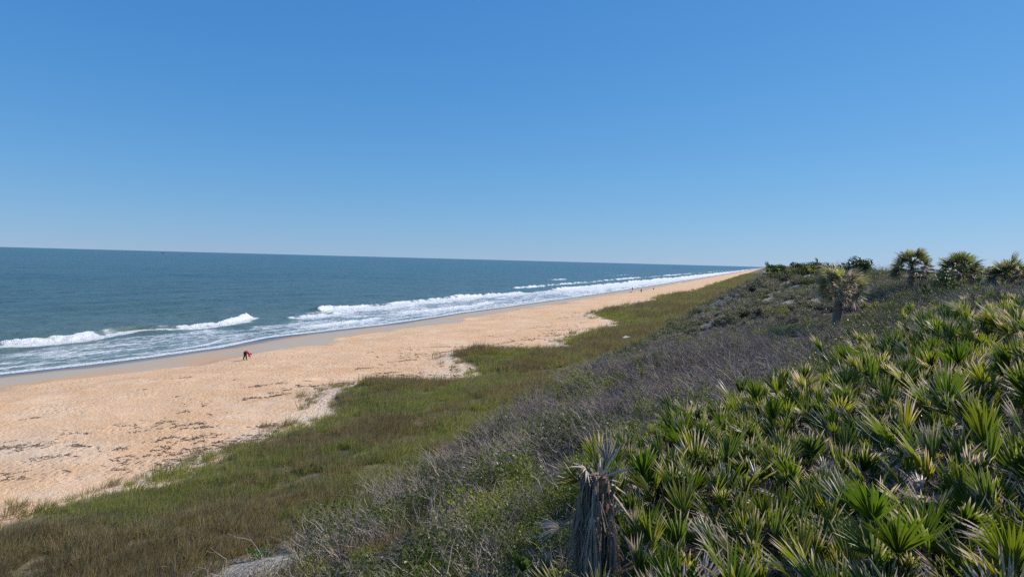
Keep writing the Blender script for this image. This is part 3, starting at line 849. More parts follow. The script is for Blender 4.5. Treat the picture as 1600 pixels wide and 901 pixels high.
PLACE = [
    (lambda u, v: v > .90 and u < .72, 'along the bottom edge, just right of the dead stump', 'bottom edge palmettos by the stump'),
    (lambda u, v: v > .90 and u < .86, 'along the bottom edge, well right of the stump', 'bottom edge palmettos'),
    (lambda u, v: v > .86, 'in the bottom right corner of the photo', 'bottom right corner palmettos'),
    (lambda u, v: v > .78 and u < .70, 'just behind and right of the dead palm stump', 'palmettos behind the stump'),
    (lambda u, v: v > .74 and u > .93, 'against the right edge, low in the thicket', 'lower right edge palmettos'),
    (lambda u, v: v > .76 and u < .80, 'in the lower middle of the thicket beyond the stump', 'lower middle palmettos'),
    (lambda u, v: v > .74, 'in the thicket above the bottom right corner', 'lower right palmettos'),
    (lambda u, v: u < .73, 'on the seaward flank of the thicket beside the leafy scrub', 'seaward flank palmettos'),
    (lambda u, v: u > .92 and v < .64, 'at the top right of the thicket by the edge', 'top right palmettos'),
    (lambda u, v: v < .64, 'along the far edge of the thicket', 'upper edge palmettos'),
    (lambda u, v: u < .82, 'in the upper middle of the thicket beside the grey twigs', 'upper middle palmettos'),
    (lambda u, v: True, 'in the upper right of the thicket', 'upper right palmettos')]
LOOK_WORDS = dict(green='dark green saw palmetto', tipped='straw tipped saw palmetto', yellow='yellow green saw palmetto', dry='half dry saw palmetto')
def frame_uv(x, y, z):
    q = cam.matrix_world.inverted() @ Vector((x, y, z))
    return .5 + q.x / -q.z * 24 / 36, .5 - q.y / -q.z * 24 / 36 * 16 / 9
def place_of(x, y):
    u, v = frame_uv(x, y, hz(x, y) + .6)
    return next((a, b) for f, a, b in PLACE if f(u, v))
for x, y in cand:
    f = float(fbm(np.array([x / 2.2]), np.array([y / 2.2]), 601, 2)[0]) + rp.gauss(0, .12)
    look = 'green' if f < .44 else 'tipped' if f < .57 else 'yellow' if f < .70 else 'dry'
    pw, pg = place_of(x, y)
    palmetto(x, y, look, LOOK_WORDS[look] + ' ' + pw, LOOK_WORDS[look].split(' saw')[0] + ' ' + pg, rp, rp.uniform(.82, 1.25))
# behind the thicket, up to the palms
spots = []
tries = 0
while len(spots) < 27 and tries < 20000:
    tries += 1
    y = rp.uniform(33, 62); x = rp.uniform(4.5, 20)
    if not in_view(np.array([x]), np.array([y]), 1.0)[0]: continue
    f = float(fbm(np.array([x / 4]), np.array([y / 4]), 611, 2)[0])
    if f < .47 or any((x - a) ** 2 + (y - b) ** 2 < 1.1 for a, b in spots): continue
    if (x - 5.05) ** 2 + (y - 54.8) ** 2 < 6 or (y > 44 and x < 6.5): continue
    spots.append((x, y))
for x, y in spots:
    palmetto(x, y, rp.choice(('green', 'green', 'tipped')), 'saw palmetto growing in the scrub between the near thicket and the palm trees', 'palmettos in the middle scrub', rp, rp.uniform(.8, 1.05), rp.randint(8, 10))
spots = []
while len(spots) < 19:
    y = rp.uniform(84, 97); x = rp.uniform(-1.5, 10)
    if any((x - a) ** 2 + (y - b) ** 2 < .8 for a, b in spots): continue
    if hz(x, y) < 11.8: continue
    spots.append((x, y))
for x, y in spots:
    palmetto(x, y, rp.choice(('green', 'tipped', 'yellow')), 'saw palmetto on the crest of the far sandy mound', 'palmettos on the far mound', rp, rp.uniform(.9, 1.25), rp.randint(5, 7))

# ---- cabbage palms
PF_G, PF_D = [], []
for k in range(6):
    mb = MB(); fan(mb, random.Random(700 + k), .85 + .08 * (k % 3), .78, 19, 190, .062, .16, .16, .03, .014)
    PF_G.append(mb.mesh('palm_frond_green', M_frond))
for k in range(4):
    mb = MB(); fan(mb, random.Random(720 + k), .75, .72, 17, 140, .055, .35, .25, .25, .013, dry0=.75, ragged=.3)
    PF_D.append(mb.mesh('palm_frond_dry', M_frond))
M_trunk = simple('palm_trunk', (.20, .165, .135), .9, .4, 7)

def cabbage_palm(x, y, crown_z, size, nf, dry, label, lean=(0, 0), trunk_r=.2, wind=0.0, seed=0, spread=1.85, greens=((.15, .165, .095), (.13, .15, .075), (.20, .20, .135))):
    rg = random.Random(seed)
    z0 = hz(x, y)
    root = empty('cabbage_palm', (x, y, z0))
    tag(root, label, 'palm tree')
    hgt = crown_z - z0
    mb = MB()
    k = 12
    pts = [(lean[0] * (i / k) ** 1.5, lean[1] * (i / k) ** 1.5, -.2 + (hgt + .1) * i / k) for i in range(k + 1)]
    mb.tube(pts, [trunk_r * (1.12 - .2 * (i / k)) * (1 + .07 * (i % 2)) for i in range(k + 1)], 12)
    obj('trunk', mb.mesh('palm_trunk', M_trunk, smooth=False), root)
    boot = MB()
    boot.add([(-.05, 0, 0), (.05, 0, 0), (.035, .10, .20), (-.035, .10, .20), (0, .04, 0), (0, .15, .20)], [(0, 1, 2, 3), (0, 4, 5, 3), (1, 2, 5, 4), (3, 2, 5)])
    bm_ = boot.mesh('leaf_base', M_trunk)
    for i in range(18):
        a = i * 2.399; zz = hgt * (.42 + .5 * i / 18)
        o = obj('leaf_base', bm_, root, (lean[0] * (zz / hgt) ** 1.5 - math.sin(a) * trunk_r * .9, lean[1] * (zz / hgt) ** 1.5 + math.cos(a) * trunk_r * .9, zz), (0, 0, a))
    top = Vector((lean[0], lean[1], hgt))
    for i in range(nf):
        f = (i + .5) / nf
        az = i * 2.399 + rg.gauss(0, .3)
        tilt = .10 + spread * f ** .85 + rg.gauss(0, .14)
        isd = rg.random() < dry * (.35 + 1.1 * f)
        o = obj('frond', rg.choice(PF_D if isd else PF_G), root)
        M3 = Matrix.Rotation(az, 3, 'Z') @ Matrix.Rotation(-tilt, 3, 'X') @ Matrix.Rotation(rg.gauss(0, .5), 3, 'Z')
        if wind:
            M3 = Matrix.Rotation(wind * rg.uniform(.5, 1.2), 3, Vector((math.sin(YAW) * .6, -math.cos(YAW), 0))) @ M3
        o.rotation_euler = M3.to_euler()
        s = size * rg.uniform(.85, 1.12)
        o.scale = (s, s, s)
        o.location = top + Vector((0, 0, rg.uniform(-.25, .12)))
        base = rg.choice(greens); j = rg.uniform(.75, 1.25)
        o.color = (base[0] * j, base[1] * j, base[2] * j, 1)
        if isd: o['label'] = 'dead tan frond'
    return root

cabbage_palm(5.05, 54.8, 12.45, 1.30, 58, .5, 'wind battered cabbage palm with ragged grey and tan crown standing alone on the slope', lean=(.1, 0), trunk_r=.28, wind=-.16, seed=1, greens=((.25, .25, .17), (.30, .285, .22), (.18, .195, .11)))
cabbage_palm(11.5, 65, 14.2, 1.08, 52, .25, 'leftmost of the three cabbage palms on the skyline, with a flat spreading crown', seed=2, trunk_r=.2)
cabbage_palm(14.9, 64.3, 13.9, 1.15, 62, .15, 'full round cabbage palm in the middle of the three on the skyline', seed=3)
cabbage_palm(16.9, 59.8, 13.45, 1.15, 60, .35, 'cabbage palm at the right edge of the photo, third on the skyline', seed=4)

# ---- dead palm stump in the foreground
def dead_stump():
    rg = random.Random(77)
    x, y = -2.36, 10.55
    z0 = hz(x, y)
    root = empty('dead_palm_stump', (x, y, z0))
    root.scale = (.94, .94, 1.24)
    tag(root, 'dead headless palm stump draped in hanging grey fronds in the scrub', 'palm stump')
    mb = MB()
    k = 14; H = 1.62
    mb.tube([(.04 * i / k, 0, -.2 + (H + .2) * i / k) for i in range(k + 1)], [.21 * (1.05 - .3 * (i / k) ** 2) * (1 + .06 * (i % 2)) for i in range(k + 1)], 14)
    M_rot = simple('rotten_palm_wood', (.20, .115, .065), .95, .55, 14)
    obj('trunk', mb.mesh('stump_trunk', M_rot), root)
    # broken leaf bases up the trunk
    boot = MB()
    boot.tube([(0, 0, 0), (0, .05, .10), (0, .14, .26)], [.040, .034, .018], 4)
    bme = boot.mesh('leaf_base', simple('old_leaf_base', (.17, .13, .10), .9, .4, 12))
    for i in range(46):
        a = i * 2.399; zz = .15 + 1.35 * i / 46
        obj('leaf_base', bme, root, (-math.sin(a) * .17, math.cos(a) * .17, zz), (rg.gauss(.1, .1), 0, a), (rg.uniform(.8, 1.2),) * 3)
    # rubbly fibre showing on the sunny side
    mb = MB()
    for i in range(120):
        a = rg.gauss(-.9, .4); zz = rg.uniform(.35, 1.15)
        leaf_quad(mb, (math.cos(a) * .225, math.sin(a) * .225, zz), rg.uniform(.02, .05), rg)
    o = obj('rotten_fibre', mb.mesh('rotten_fibre', simple('rust_fibre', (.36, .20, .12), .95, .4, 20)), root)
    o['kind'] = 'stuff'; o['label'] = 'reddish crumbling trunk fibre'
    # hanging dead fronds
    def hanging(nst, L, w, seed):
        r2 = random.Random(seed); m2 = MB()
        m2.tube([(0, 0, 0), (0, .10, .02), (0, .16, -.12), (0, .17, -.34)], [.016, .015, .013, .011], 4)
        for i in range(nst):
            a = (i / (nst - 1) - .5) * 2
            p0 = Vector((a * .03, .17, -.32))
            l = L * r2.uniform(.4, 1.1)
            q = [p0, p0 + Vector((a * w * .5 + r2.gauss(0, .018), r2.gauss(0, .03), -l * .35)), p0 + Vector((a * w * .7 + r2.gauss(0, .035), r2.gauss(-.01, .05), -l * .72)), p0 + Vector((a * w + r2.gauss(0, .07), r2.gauss(-.02, .09), -l))]
            hw = .009
            vs = []
            for j, c in enumerate(q[:-1]):
                vs += [c + Vector((-hw, 0, 0)), c + Vector((0, .008, 0)), c + Vector((hw, 0, 0))]
            vs.append(q[-1])
            m2.add(vs, [(0, 1, 4, 3), (1, 2, 5, 4), (3, 4, 7, 6), (4, 5, 8, 7), (6, 7, 9), (7, 8, 9)], .6)
        return m2.mesh('hanging_frond', M_hang)
    t = NT('weathered_frond')
    oi = t.n('ObjectInfo').outputs['Random']
    nz = t.noise(t.n('TexCoord').outputs['Object'], 9, 4)
    cc = t.mix(t.math('ADD', t.math('MULTIPLY', oi, .75), t.math('MULTIPLY', t.math('SUBTRACT', nz, .5), .7)), (.13, .10, .07), (.54, .44, .33))
    M_hang = t.done(t.bsdf(cc, .85))
    hm = [hanging(17 + 2 * q, 1.0 + .11 * q, .10 + .035 * q, 800 + q) for q in range(4)]
    for i in range(26):
        a = 1.9 + i * .125 + rg.gauss(0, .07)            # round the seaward side and the front, leaving a gap on the sunny side
        obj('dead_frond', hm[i % 4], root, (math.cos(a) * .11, math.sin(a) * .11, rg.uniform(1.42, 1.68)), (rg.gauss(-.05, .06), rg.gauss(0, .05), a - math.pi / 2), (rg.uniform(.85, 1.1),) * 3)
    for i in range(7):
        a = -.30 + i * .16
        obj('dead_frond', hm[i % 3], root, (math.cos(a) * .10, math.sin(a) * .10, rg.uniform(1.2, 1.5)), (rg.gauss(.06, .05), 0, a - math.pi / 2), (rg.uniform(.8, 1.0),) * 3)
    o = obj('dead_frond', hm[3], root, (.18, -.05, 1.0), (.75, .0, -math.pi / 2 - .1), (1.0, 1.0, .9))
    o['label'] = 'dead frond drooping away from the trunk to the right'
    for a, zz in ((-.25, 1.3), (-.5, 1.15)):
        obj('dead_frond', hm[1], root, (math.cos(a) * .17, math.sin(a) * .17, zz), (.12, 0, a - math.pi / 2), (.8, .8, 1.0))
    # broken stalks at the head
    st = MB(); st.tube([(0, 0, 0), (0, .015, .25), (0, .06, .52)], [.022, .018, .006], 4)
    sme = st.mesh('stalk', simple('bleached_stalk', (.50, .41, .31), .8, .25, 10))
    for az, tl, s in ((-.9, .62, 1.15), (-1.45, 1.15, 1.2), (-1.2, 2.25, 1.7), (-.7, 1.9, 1.2), (.3, .5, .8), (-2.4, .9, .9), (-1.3, 1.5, .7), (-.2, .25, .75)):
        obj('stalk', sme, root, (.04, 0, H - .05), (-tl, 0, az), (1, 1, s))
    m2 = MB(); fan(m2, random.Random(9), .12, .34, 14, 300, .03, .25, .3, .2, .014, dry0=1, ragged=.4)
    o = obj('dead_frond', m2.mesh('burst_frond', sme.materials[0]), root, (-.10, -.05, H - .02), (-.75, .15, 2.2)); o['label'] = 'pale starburst of a withered frond on top'
    m2 = MB(); fan(m2, random.Random(19), .2, .5, 12, 90, .03, .2, .2, .1, .014, dry0=.4, ragged=.4)
    o = obj('dead_frond', m2.mesh('upright_frond', M_hang), root, (.12, .05, H - .05), (-.1, .1, .4)); o['label'] = 'last upright greyish frond'
dead_stump()

# ------------------------------------------------------------------ bushes that stand out
def bush(name, x, y, rx, rz, nl, leaf, col, label, seed, lift=.35):
    rg = random.Random(seed)
    root = empty(name, (x, y, hz(x, y)))
    tag(root, label, 'bush')
    st = MB()
    for i in range(6):
        a = i * 1.05 + rg.random()
        st.tube([(0, 0, -.1), (math.cos(a) * rx * .3, math.sin(a) * rx * .3, rz * .4), (math.cos(a) * rx * .6, math.sin(a) * rx * .6, rz * .8)], [.05, .035, .015], 5)
    obj('stem', st.mesh('bush_stem', M_trunk), root)
    cr = MB()
    lumps = [(rg.gauss(0, .45) * rx, rg.gauss(0, .45) * rx, rz * rg.uniform(.35, .85), rg.uniform(.3, .5)) for _ in range(11)]
    for i in range(nl):
        cx, cy, cz, rr_ = rg.choice(lumps)
        dd = Vector((rg.gauss(0, 1), rg.gauss(0, 1), rg.gauss(0, 1))).normalized() * rr_ * (rg.random() ** .4)
        p = Vector((cx + dd.x * rx, cy + dd.y * rx, max(.05, cz + dd.z * rz * .8)))
        leaf_quad(cr, p, leaf * rg.uniform(.7, 1.3), rg, 0, rg.random())
    o = obj('crown', cr.mesh('bush_crown', M_bush), root)
    o.color = (*col, 1)
    return root
M_bush = mat_leafy('bush_leaves', None, (.16, .19, .06), (.75, 1.25), .3, .4, src='obj')
bush('dome_bush', 9.9, 86, 1.9, 1.9, 2600, .16, (.030, .060, .018), 'dark green domed bush breaking the skyline behind the lone palm', 1)
bush('sea_grape_bush', 2.0, 93, 1.6, 1.3, 1600, .15, (.045, .080, .018), 'broad leafy bush at the seaward end of the far mound crest', 2)
bush('sea_grape_bush', 5.2, 90.5, 1.8, 1.35, 1800, .15, (.038, .07, .016), 'leafy dark bush on the far mound crest, left of the lone palm crown', 3)
bush('yellow_shrub', -6.6, 39.6, .33, 1.1, 420, .075, (.17, .22, .03), 'small upright yellow green shrub alone in the grey twigs', 4)
bush('creeper_bush', 2.55, 56.5, 1.5, .45, 900, .10, (.14, .21, .02), 'low bright green bush at the foot of the lone palm', 5)
bush('green_shrub', 13.0, 60.5, .8, 2.2, 900, .11, (.05, .09, .02), 'tall green shrub beside the trunk of the left skyline palm', 6)
bush('green_weed', -14.9, 17.6, .45, .30, 420, .07, (.07, .15, .02), 'little bright green weed at the edge of the bare sand hollow', 7)

# ------------------------------------------------------------------ dried seaweed on the beach
M_weed = simple('dried_seaweed', (.13, .095, .07), .9, .4, 5)
def seaweed(x, y, L, Wd, rot, n, label, group, seed):
    rg = random.Random(seed)
    root_z = hz(x, y)
    mb = MB()
    c, s = math.cos(rot), math.sin(rot)
    xs_, ys_ = [], []
    for i in range(n):
        u = rg.gauss(0, .42) * L; v = rg.gauss(0, .4) * Wd + .25 * Wd * math.sin(u * 3 / max(L, .1))
        xs_.append(u * c - v * s); ys_.append(u * s + v * c)
    hh = height(np.array(xs_) + x, np.array(ys_) + y) - root_z
    for px, py, pz in zip(xs_, ys_, hh):
        k = rg.randint(2, 3); ang = rot + rg.gauss(0, .8)
        q = Vector((px, py, pz + .02)); pts = [q]
        for _ in range(k):
            ang += rg.gauss(0, .6)
            q = q + Vector((math.cos(ang), math.sin(ang), rg.gauss(0, .12))) * rg.uniform(.06, .20)
            pts.append(q)
        r0 = rg.uniform(.012, .034)
        mb.tube(pts, [r0 * (1 - .25 * j) for j in range(k + 1)], 4)
    o = empty('seaweed_patch', (x, y, root_z))
    tag(o, label, 'seaweed', group)
    tag(obj('dried_strands', mb.mesh('dried_strands', M_weed), o), kind='stuff')
VIEWPERP = R(42)
_sw = [  # x, y, length, width, count, own label
    (-42.8, 27.6, 3.6, 1.4, 150, 'big spread of dark dried seaweed over pale sand at the left edge'),
    (-39.0, 30.0, 1.5, .25, 40, 'dark curved seaweed strand right of the big spread on pale sand'),
    (-44.5, 25.5, 2.2, .9, 70, None), (-38.2, 27.3, 1.4, .5, 34, None), (-35.8, 30.0, 1.0, .5, 22, None), (-35.5, 32.6, 1.1, .6, 26, None), (-38.8, 33.7, .9, .3, 14, None),
    (-50.0, 34.5, .9, .2, 12, None), (-41.0, 39.5, .7, .4, 10, None), (-39.4, 45.0, 1.4, .7, 40, None), (-38.0, 46.4, 1.7, .5, 46, 'twin dark seaweed clumps on open sand straight left of the grassy point'),
    (-43.0, 50.0, 1.2, .5, 34, None), (-42.0, 52.0, .8, .5, 20, None), (-36.2, 52.8, 1.0, .5, 26, None), (-35.5, 56.0, 1.0, .4, 22, None), (-34.0, 61.0, 2.0, 1.0, 60, 'scattered seaweed crumbs just beyond the white sand bay'),
    (-36.5, 62.0, 1.6, .8, 40, None), (-40.5, 64.0, 1.5, .5, 30, None), (-38.5, 70.0, 2.5, .5, 44, None), (-37.5, 78.0, 3.0, .6, 50, None), (-41.0, 86, 6.0, .5, 80, 'long straight dark line of seaweed across the middle of the beach'),
    (-35.0, 92.0, 4.0, 1.1, 70, None), (-32.5, 98.0, 3.5, 1.2, 70, None), (-31.0, 104.0, 3.0, 1.3, 60, 'seaweed heaped against the grass edge beyond the second grassy point'),
    (-33.0, 114, 5, 1.5, 70, None), (-29.0, 118, 3, 1.2, 46, None), (-40.0, 140, 5, .8, 40, None), (-39.0, 118, 4, .8, 40, None), (-46.5, 44.0, .6, .2, 9, None), (-54.0, 52, .9, .2, 12, None),
    (-37.0, 36.5, .8, .3, 14, None), (-33.5, 34.0, 1.6, .8, 46, None), (-31.8, 37.5, 1.2, .7, 40, None), (-52, 46, .8, .2, 12, None)]
for i, (x, y, L, Wd, n_, lab) in enumerate(_sw):
    seaweed(x, y, L, Wd, VIEWPERP + rs.normal(0, .25), int(n_ * 1.0), lab or 'small scrap of dark dried seaweed lying on the orange sand', None if lab else 'seaweed scraps on the sand', 900 + i)
# fine wrack crumbs everywhere along the upper beach
def crumb_fn(x, y):
    t = (x - xw(y)) / (xv(y) - xw(y))
    return sstep(.62, .95, t) * sstep(1.06, 1.0, t) * sstep(.52, .72, fbm(x / 3, y / 3, 951, 3)) * lod(x, y, 50)
x, y = sample(-60, -25, 14, 160, 3.2, crumb_fn)
cr = []
for k in range(3):
    mb = MB(); rg = random.Random(960 + k)
    for i in range(4):
        a = rg.uniform(0, 6.28); p = Vector((rg.gauss(0, .12), rg.gauss(0, .12), .015))
        mb.tube([p, p + Vector((math.cos(a), math.sin(a), .05)) * rg.uniform(.06, .16), p + Vector((math.cos(a + .5), math.sin(a + .5), 0)) * .2], [.015, .02, .008], 4)
    cr.append(mb)
n = len(x)
scatter('wrack_crumbs', 'tiny dark crumbs of wrack strewn over the upper beach', cr, [M_weed], np.stack([x, y, height(x, y)], 1), np.stack([np.zeros(n), np.zeros(n), rs.uniform(0, 6.28, n)], 1), rs.uniform(.6, 1.5, n), rs.randint(0, 3, n), np.zeros(n))

# ------------------------------------------------------------------ people
M_skin = simple('skin', (.42, .26, .18), .6, .1, 20)
def cloth(name, c): return simple(name, c, .85, .25, 14)

def skin_mesh(name, joints, edges, mat, root_key, parent, sub=1):
    keys = list(joints)
    idx = {k: i for i, k in enumerate(keys)}
    me = bpy.data.meshes.new(name)
    me.from_pydata([joints[k][0] for k in keys], [(idx[a], idx[b]) for a, b in edges], [])
    me.update()
    o = obj(name, me, parent)
    md = o.modifiers.new('skin', 'SKIN'); md.use_smooth_shade = True
    for k in keys:
        sv = me.skin_vertices[0].data[idx[k]]
        r_ = joints[k][1]
        sv.radius = r_ if isinstance(r_, tuple) else (r_, r_)
        sv.use_root = k == root_key
    if sub: o.modifiers.new('sub', 'SUBSURF').levels = sub; o.modifiers['sub'].render_levels = sub
    me.materials.append(mat)
    return o

def person(loc, rz, label, pose, jacket, trousers, hair, group=None):
    root = empty('person', loc, rz)
    tag(root, label, 'person', group)
    J = dict(pose)                                # joint: position, facing +X
    rad = dict(pelvis=(.14, .165), waist=(.14, .155), chest=(.145, .18), neck=.055, head0=.075, head1=.095, head2=.07)
    for s in 'lr':
        rad.update({'hip' + s: .105, 'knee' + s: .07, 'ankle' + s: .046, 'toe' + s: .035, 'sho' + s: .062, 'elb' + s: .043, 'wri' + s: .030, 'palm' + s: .034})
    E_ = [('pelvis', 'waist'), ('waist', 'chest'), ('chest', 'neck'), ('neck', 'head0'), ('head0', 'head1'), ('head1', 'head2')]
    for s in 'lr':
        E_ += [('pelvis', 'hip' + s), ('hip' + s, 'knee' + s), ('knee' + s, 'ankle' + s), ('ankle' + s, 'toe' + s), ('chest', 'sho' + s), ('sho' + s, 'elb' + s), ('elb' + s, 'wri' + s), ('wri' + s, 'palm' + s)]
        p, w_ = Vector(J['palm' + s]), Vector(J['wri' + s])
        d_ = (p - w_).normalized(); side = d_.orthogonal().normalized()
        for f in range(5):
            off = (f - 1.5) * .018 if f < 4 else -.045
            ln = (.07, .08, .075, .06, .05)[f]
            J['f%d%s' % (f, s)] = tuple(p + side * off + d_ * (.02 if f < 4 else -.02))
            J['g%d%s' % (f, s)] = tuple(p + side * off * 1.25 + d_ * ln)
            rad['f%d%s' % (f, s)] = .009; rad['g%d%s' % (f, s)] = .008
            E_ += [('palm' + s, 'f%d%s' % (f, s)), ('f%d%s' % (f, s), 'g%d%s' % (f, s))]
    skin_mesh('body', {k: (v, rad[k]) for k, v in J.items()}, E_, M_skin, 'pelvis', root)
    def sub(keys, grow_, extra=None):
        jj = {k: (J[k], tuple(q * grow_ + .012 for q in rad[k]) if isinstance(rad[k], tuple) else rad[k] * grow_ + .018) for k in keys}
        return jj
    up_ = ['waist', 'chest', 'shol', 'shor', 'elbl', 'elbr', 'wril', 'wrir', 'pelvis', 'hipl', 'hipr']
    skin_mesh('jacket', sub(up_, 1.42), [e for e in E_ if e[0] in up_ and e[1] in up_], jacket, 'chest', root)
    lo = ['pelvis', 'hipl', 'hipr', 'kneel', 'kneer', 'anklel', 'ankler']
    skin_mesh('trousers', sub(lo, 1.1), [e for e in E_ if e[0] in lo and e[1] in lo], trousers, 'pelvis', root)
    for s in 'lr':
        skin_mesh('shoe', {'a': (J['ankle' + s], .055), 'b': (J['toe' + s], .048)}, [('a', 'b')], hair, 'a', root)
    h0, h1, h2 = Vector(J['head0']), Vector(J['head1']), Vector(J['head2'])
    ax = (h2 - h0).normalized(); face = Vector(J['face'][0:3]) if 'face' in J else Vector((1, 0, 0))
    return root, h0, h1, h2, ax

def finish_head(root, J, fdir, hairmat):
    """nose, ears, eyes and hair on the head; fdir is where the face looks."""
    h0, h1, h2 = [Vector(J[k]) for k in ('head0', 'head1', 'head2')]
    f = Vector(fdir).normalized(); ax = (h2 - h0).normalized(); sd = ax.cross(f).normalized()
    mb = MB()
    mb.tube([h1 + f * .085 + ax * .02, h1 + f * .115 - ax * .02, h1 + f * .085 - ax * .03], [.010, .016, .008], 5)
    for s in (-1, 1): mb.tube([h1 + sd * s * .088 - ax * .03, h1 + sd * s * .10, h1 + sd * s * .09 + ax * .03], [.012, .02, .012], 5)
    obj('face_feature', mb.mesh('face_feature', M_skin), root)
    hm = skin_mesh('hair', {'a': (tuple(h1 - f * .035 + ax * .02), .098), 'b': (tuple(h2 - f * .015 + ax * .012), .082), 'c': (tuple(h0 - f * .06 + ax * .02), .06)}, [('a', 'b'), ('a', 'c')], hairmat, 'a', root)

M_dark = cloth('dark_cloth', (.022, .022, .028)); M_hairc = cloth('dark_hair', (.03, .022, .016))
bend = dict(pelvis=(0, 0, .92), waist=(.16, 0, .98), chest=(.40, 0, .92), neck=(.53, 0, .84), head0=(.58, 0, .79), head1=(.66, 0, .72), head2=(.73, 0, .66),
            hipl=(.02, .10, .87), hipr=(-.02, -.10, .87), kneel=(-.10, .13, .48), kneer=(.13, -.13, .48), anklel=(-.20, .14, .08), ankler=(.14, -.14, .08), toel=(-.07, .15, .045), toer=(.28, -.15, .045),
            shol=(.42, .17, .88), shor=(.42, -.17, .88), elbl=(.40, .20, .60), elbr=(.50, -.19, .60), wril=(.46, .17, .36), wrir=(.62, -.15, .36), palml=(.48, .16, .28), palmr=(.65, -.14, .28))
px, py = -58.8, 66.3
rt, *_ = person((px, py, hz(px, py)), math.atan2(.664, .748), 'person in a crimson jacket and dark trousers bending down on the sand', bend, cloth('crimson_cloth', (.62, .016, .09)), M_dark, M_dark)
finish_head(rt, bend, (.65, 0, -.76), M_hairc)
stand = dict(pelvis=(0, 0, .95), waist=(0, 0, 1.08), chest=(0, 0, 1.30), neck=(.01, 0, 1.47), head0=(.02, 0, 1.53), head1=(.03, 0, 1.62), head2=(.03, 0, 1.69),
             hipl=(0, .10, .90), hipr=(0, -.10, .90), kneel=(.10, .11, .50), kneer=(-.02, -.11, .50), anklel=(.16, .11, .08), ankler=(-.20, -.11, .10), toel=(.30, .12, .045), toer=(-.07, -.12, .045),
             shol=(0, .19, 1.38), shor=(0, -.19, 1.38), elbl=(-.08, .25, 1.10), elbr=(.06, -.27, 1.12), wril=(-.02, .26, .86), wrir=(.20, -.28, .95), palml=(0, .26, .78), palmr=(.27, -.28, .90))
px, py = -52.0, 310
rt, *_ = person((px, py, hz(px, py)), R(-80), 'dark clothed person walking on the far beach sand, nearer of two walkers', stand, cloth('brown_cloth', (.05, .035, .03)), M_dark, M_dark)
finish_head(rt, stand, (1, 0, 0), M_hairc)
px, py = -61.5, 340
rt, *_ = person((px, py, hz(px, py)), R(60), 'person in blue grey clothes standing close to the foam on the far beach', stand, cloth('slate_cloth', (.06, .075, .10)), cloth('grey_cloth', (.05, .05, .06)), M_dark)
finish_head(rt, stand, (1, 0, 0), M_hairc)
sit = dict(pelvis=(0, 0, .16), waist=(-.06, 0, .30), chest=(-.08, 0, .52), neck=(-.05, 0, .69), head0=(-.03, 0, .75), head1=(-.01, 0, .84), head2=(-.01, 0, .91),
           hipl=(.04, .10, .15), hipr=(.04, -.10, .15), kneel=(.38, .14, .42), kneer=(.38, -.14, .42), anklel=(.60, .13, .08), ankler=(.60, -.13, .08), toel=(.74, .14, .045), toer=(.74, -.14, .045),
           shol=(-.08, .19, .60), shor=(-.08, -.19, .60), elbl=(.08, .24, .40), elbr=(.08, -.24, .40), wril=(.30, .16, .42), wrir=(.30, -.16, .42), palml=(.37, .12, .42), palmr=(.37, -.12, .42))
px, py = -52.7, 352
rt, *_ = person((px, py, hz(px, py)), R(120), 'small dark figure sitting low on the sand right of the two walkers', sit, M_dark, M_dark, M_dark)
finish_head(rt, sit, (1, 0, 0), M_hairc)

# a dog left of the walkers
def dog(x, y, rz):
    root = empty('dog', (x, y, hz(x, y)), rz)
    tag(root, 'small dark dog on the far sand left of the walkers', 'dog')
    J = dict(hips=((-.25, 0, .46), (.085, .10)), belly=((-.05, 0, .44), (.08, .095)), chest=((.20, 0, .44), (.10, .13)), neck=((.34, 0, .56), .07), head=((.43, 0, .64), .075), muz=((.56, 0, .60), .035),
             t0=((-.38, 0, .50), .025), t1=((-.52, 0, .60), .014))
    E_ = [('hips', 'belly'), ('belly', 'chest'), ('chest', 'neck'), ('neck', 'head'), ('head', 'muz'), ('hips', 't0'), ('t0', 't1')]
    for s, w in (('l', .09), ('r', -.09)):
        J.update({'fs' + s: ((.20, w, .36), .05), 'fw' + s: ((.19, w, .16), .026), 'fp' + s: ((.23, w, .025), .028), 'hk' + s: ((-.20, w, .30), .06), 'ho' + s: ((-.34, w, .17), .025), 'hp' + s: ((-.27, w, .025), .028),
                  'e' + s: ((.40, w * .5, .74), .02)})
        E_ += [('chest', 'fs' + s), ('fs' + s, 'fw' + s), ('fw' + s, 'fp' + s), ('hips', 'hk' + s), ('hk' + s, 'ho' + s), ('ho' + s, 'hp' + s), ('head', 'e' + s)]
    skin_mesh('body', J, E_, cloth('dark_fur', (.05, .035, .028)), 'belly', root)
dog(-55.4, 303, R(10))

# ------------------------------------------------------------------ odd things
# pale slab of wood in the grass
mb = MB()
pr = [(-.62, -.10), (-.20, -.34), (.40, -.26), (.66, .05), (.22, .20), (.12, .40), (-.08, .22)]
k = len(pr)
mb.add([(a, b, 0) for a, b in pr] + [(a * .96, b * .96, .09) for a, b in pr], [tuple(range(k - 1, -1, -1)), tuple(range(k, 2 * k))] + [(i, (i + 1) % k, k + (i + 1) % k, k + i) for i in range(k)])
bx, by = -17.6, 93.5
o = obj('driftwood_slab', mb.mesh('driftwood_slab', simple('bleached_wood', (.62, .60, .54), .8, .12, 8)), None, (bx, by, hz(bx, by) + .5), (R(16), R(-8), R(28)), (1.0, 1.0, 1.0))
tag(o, 'pale bleached slab lying on the dune grass in the middle distance', 'driftwood')

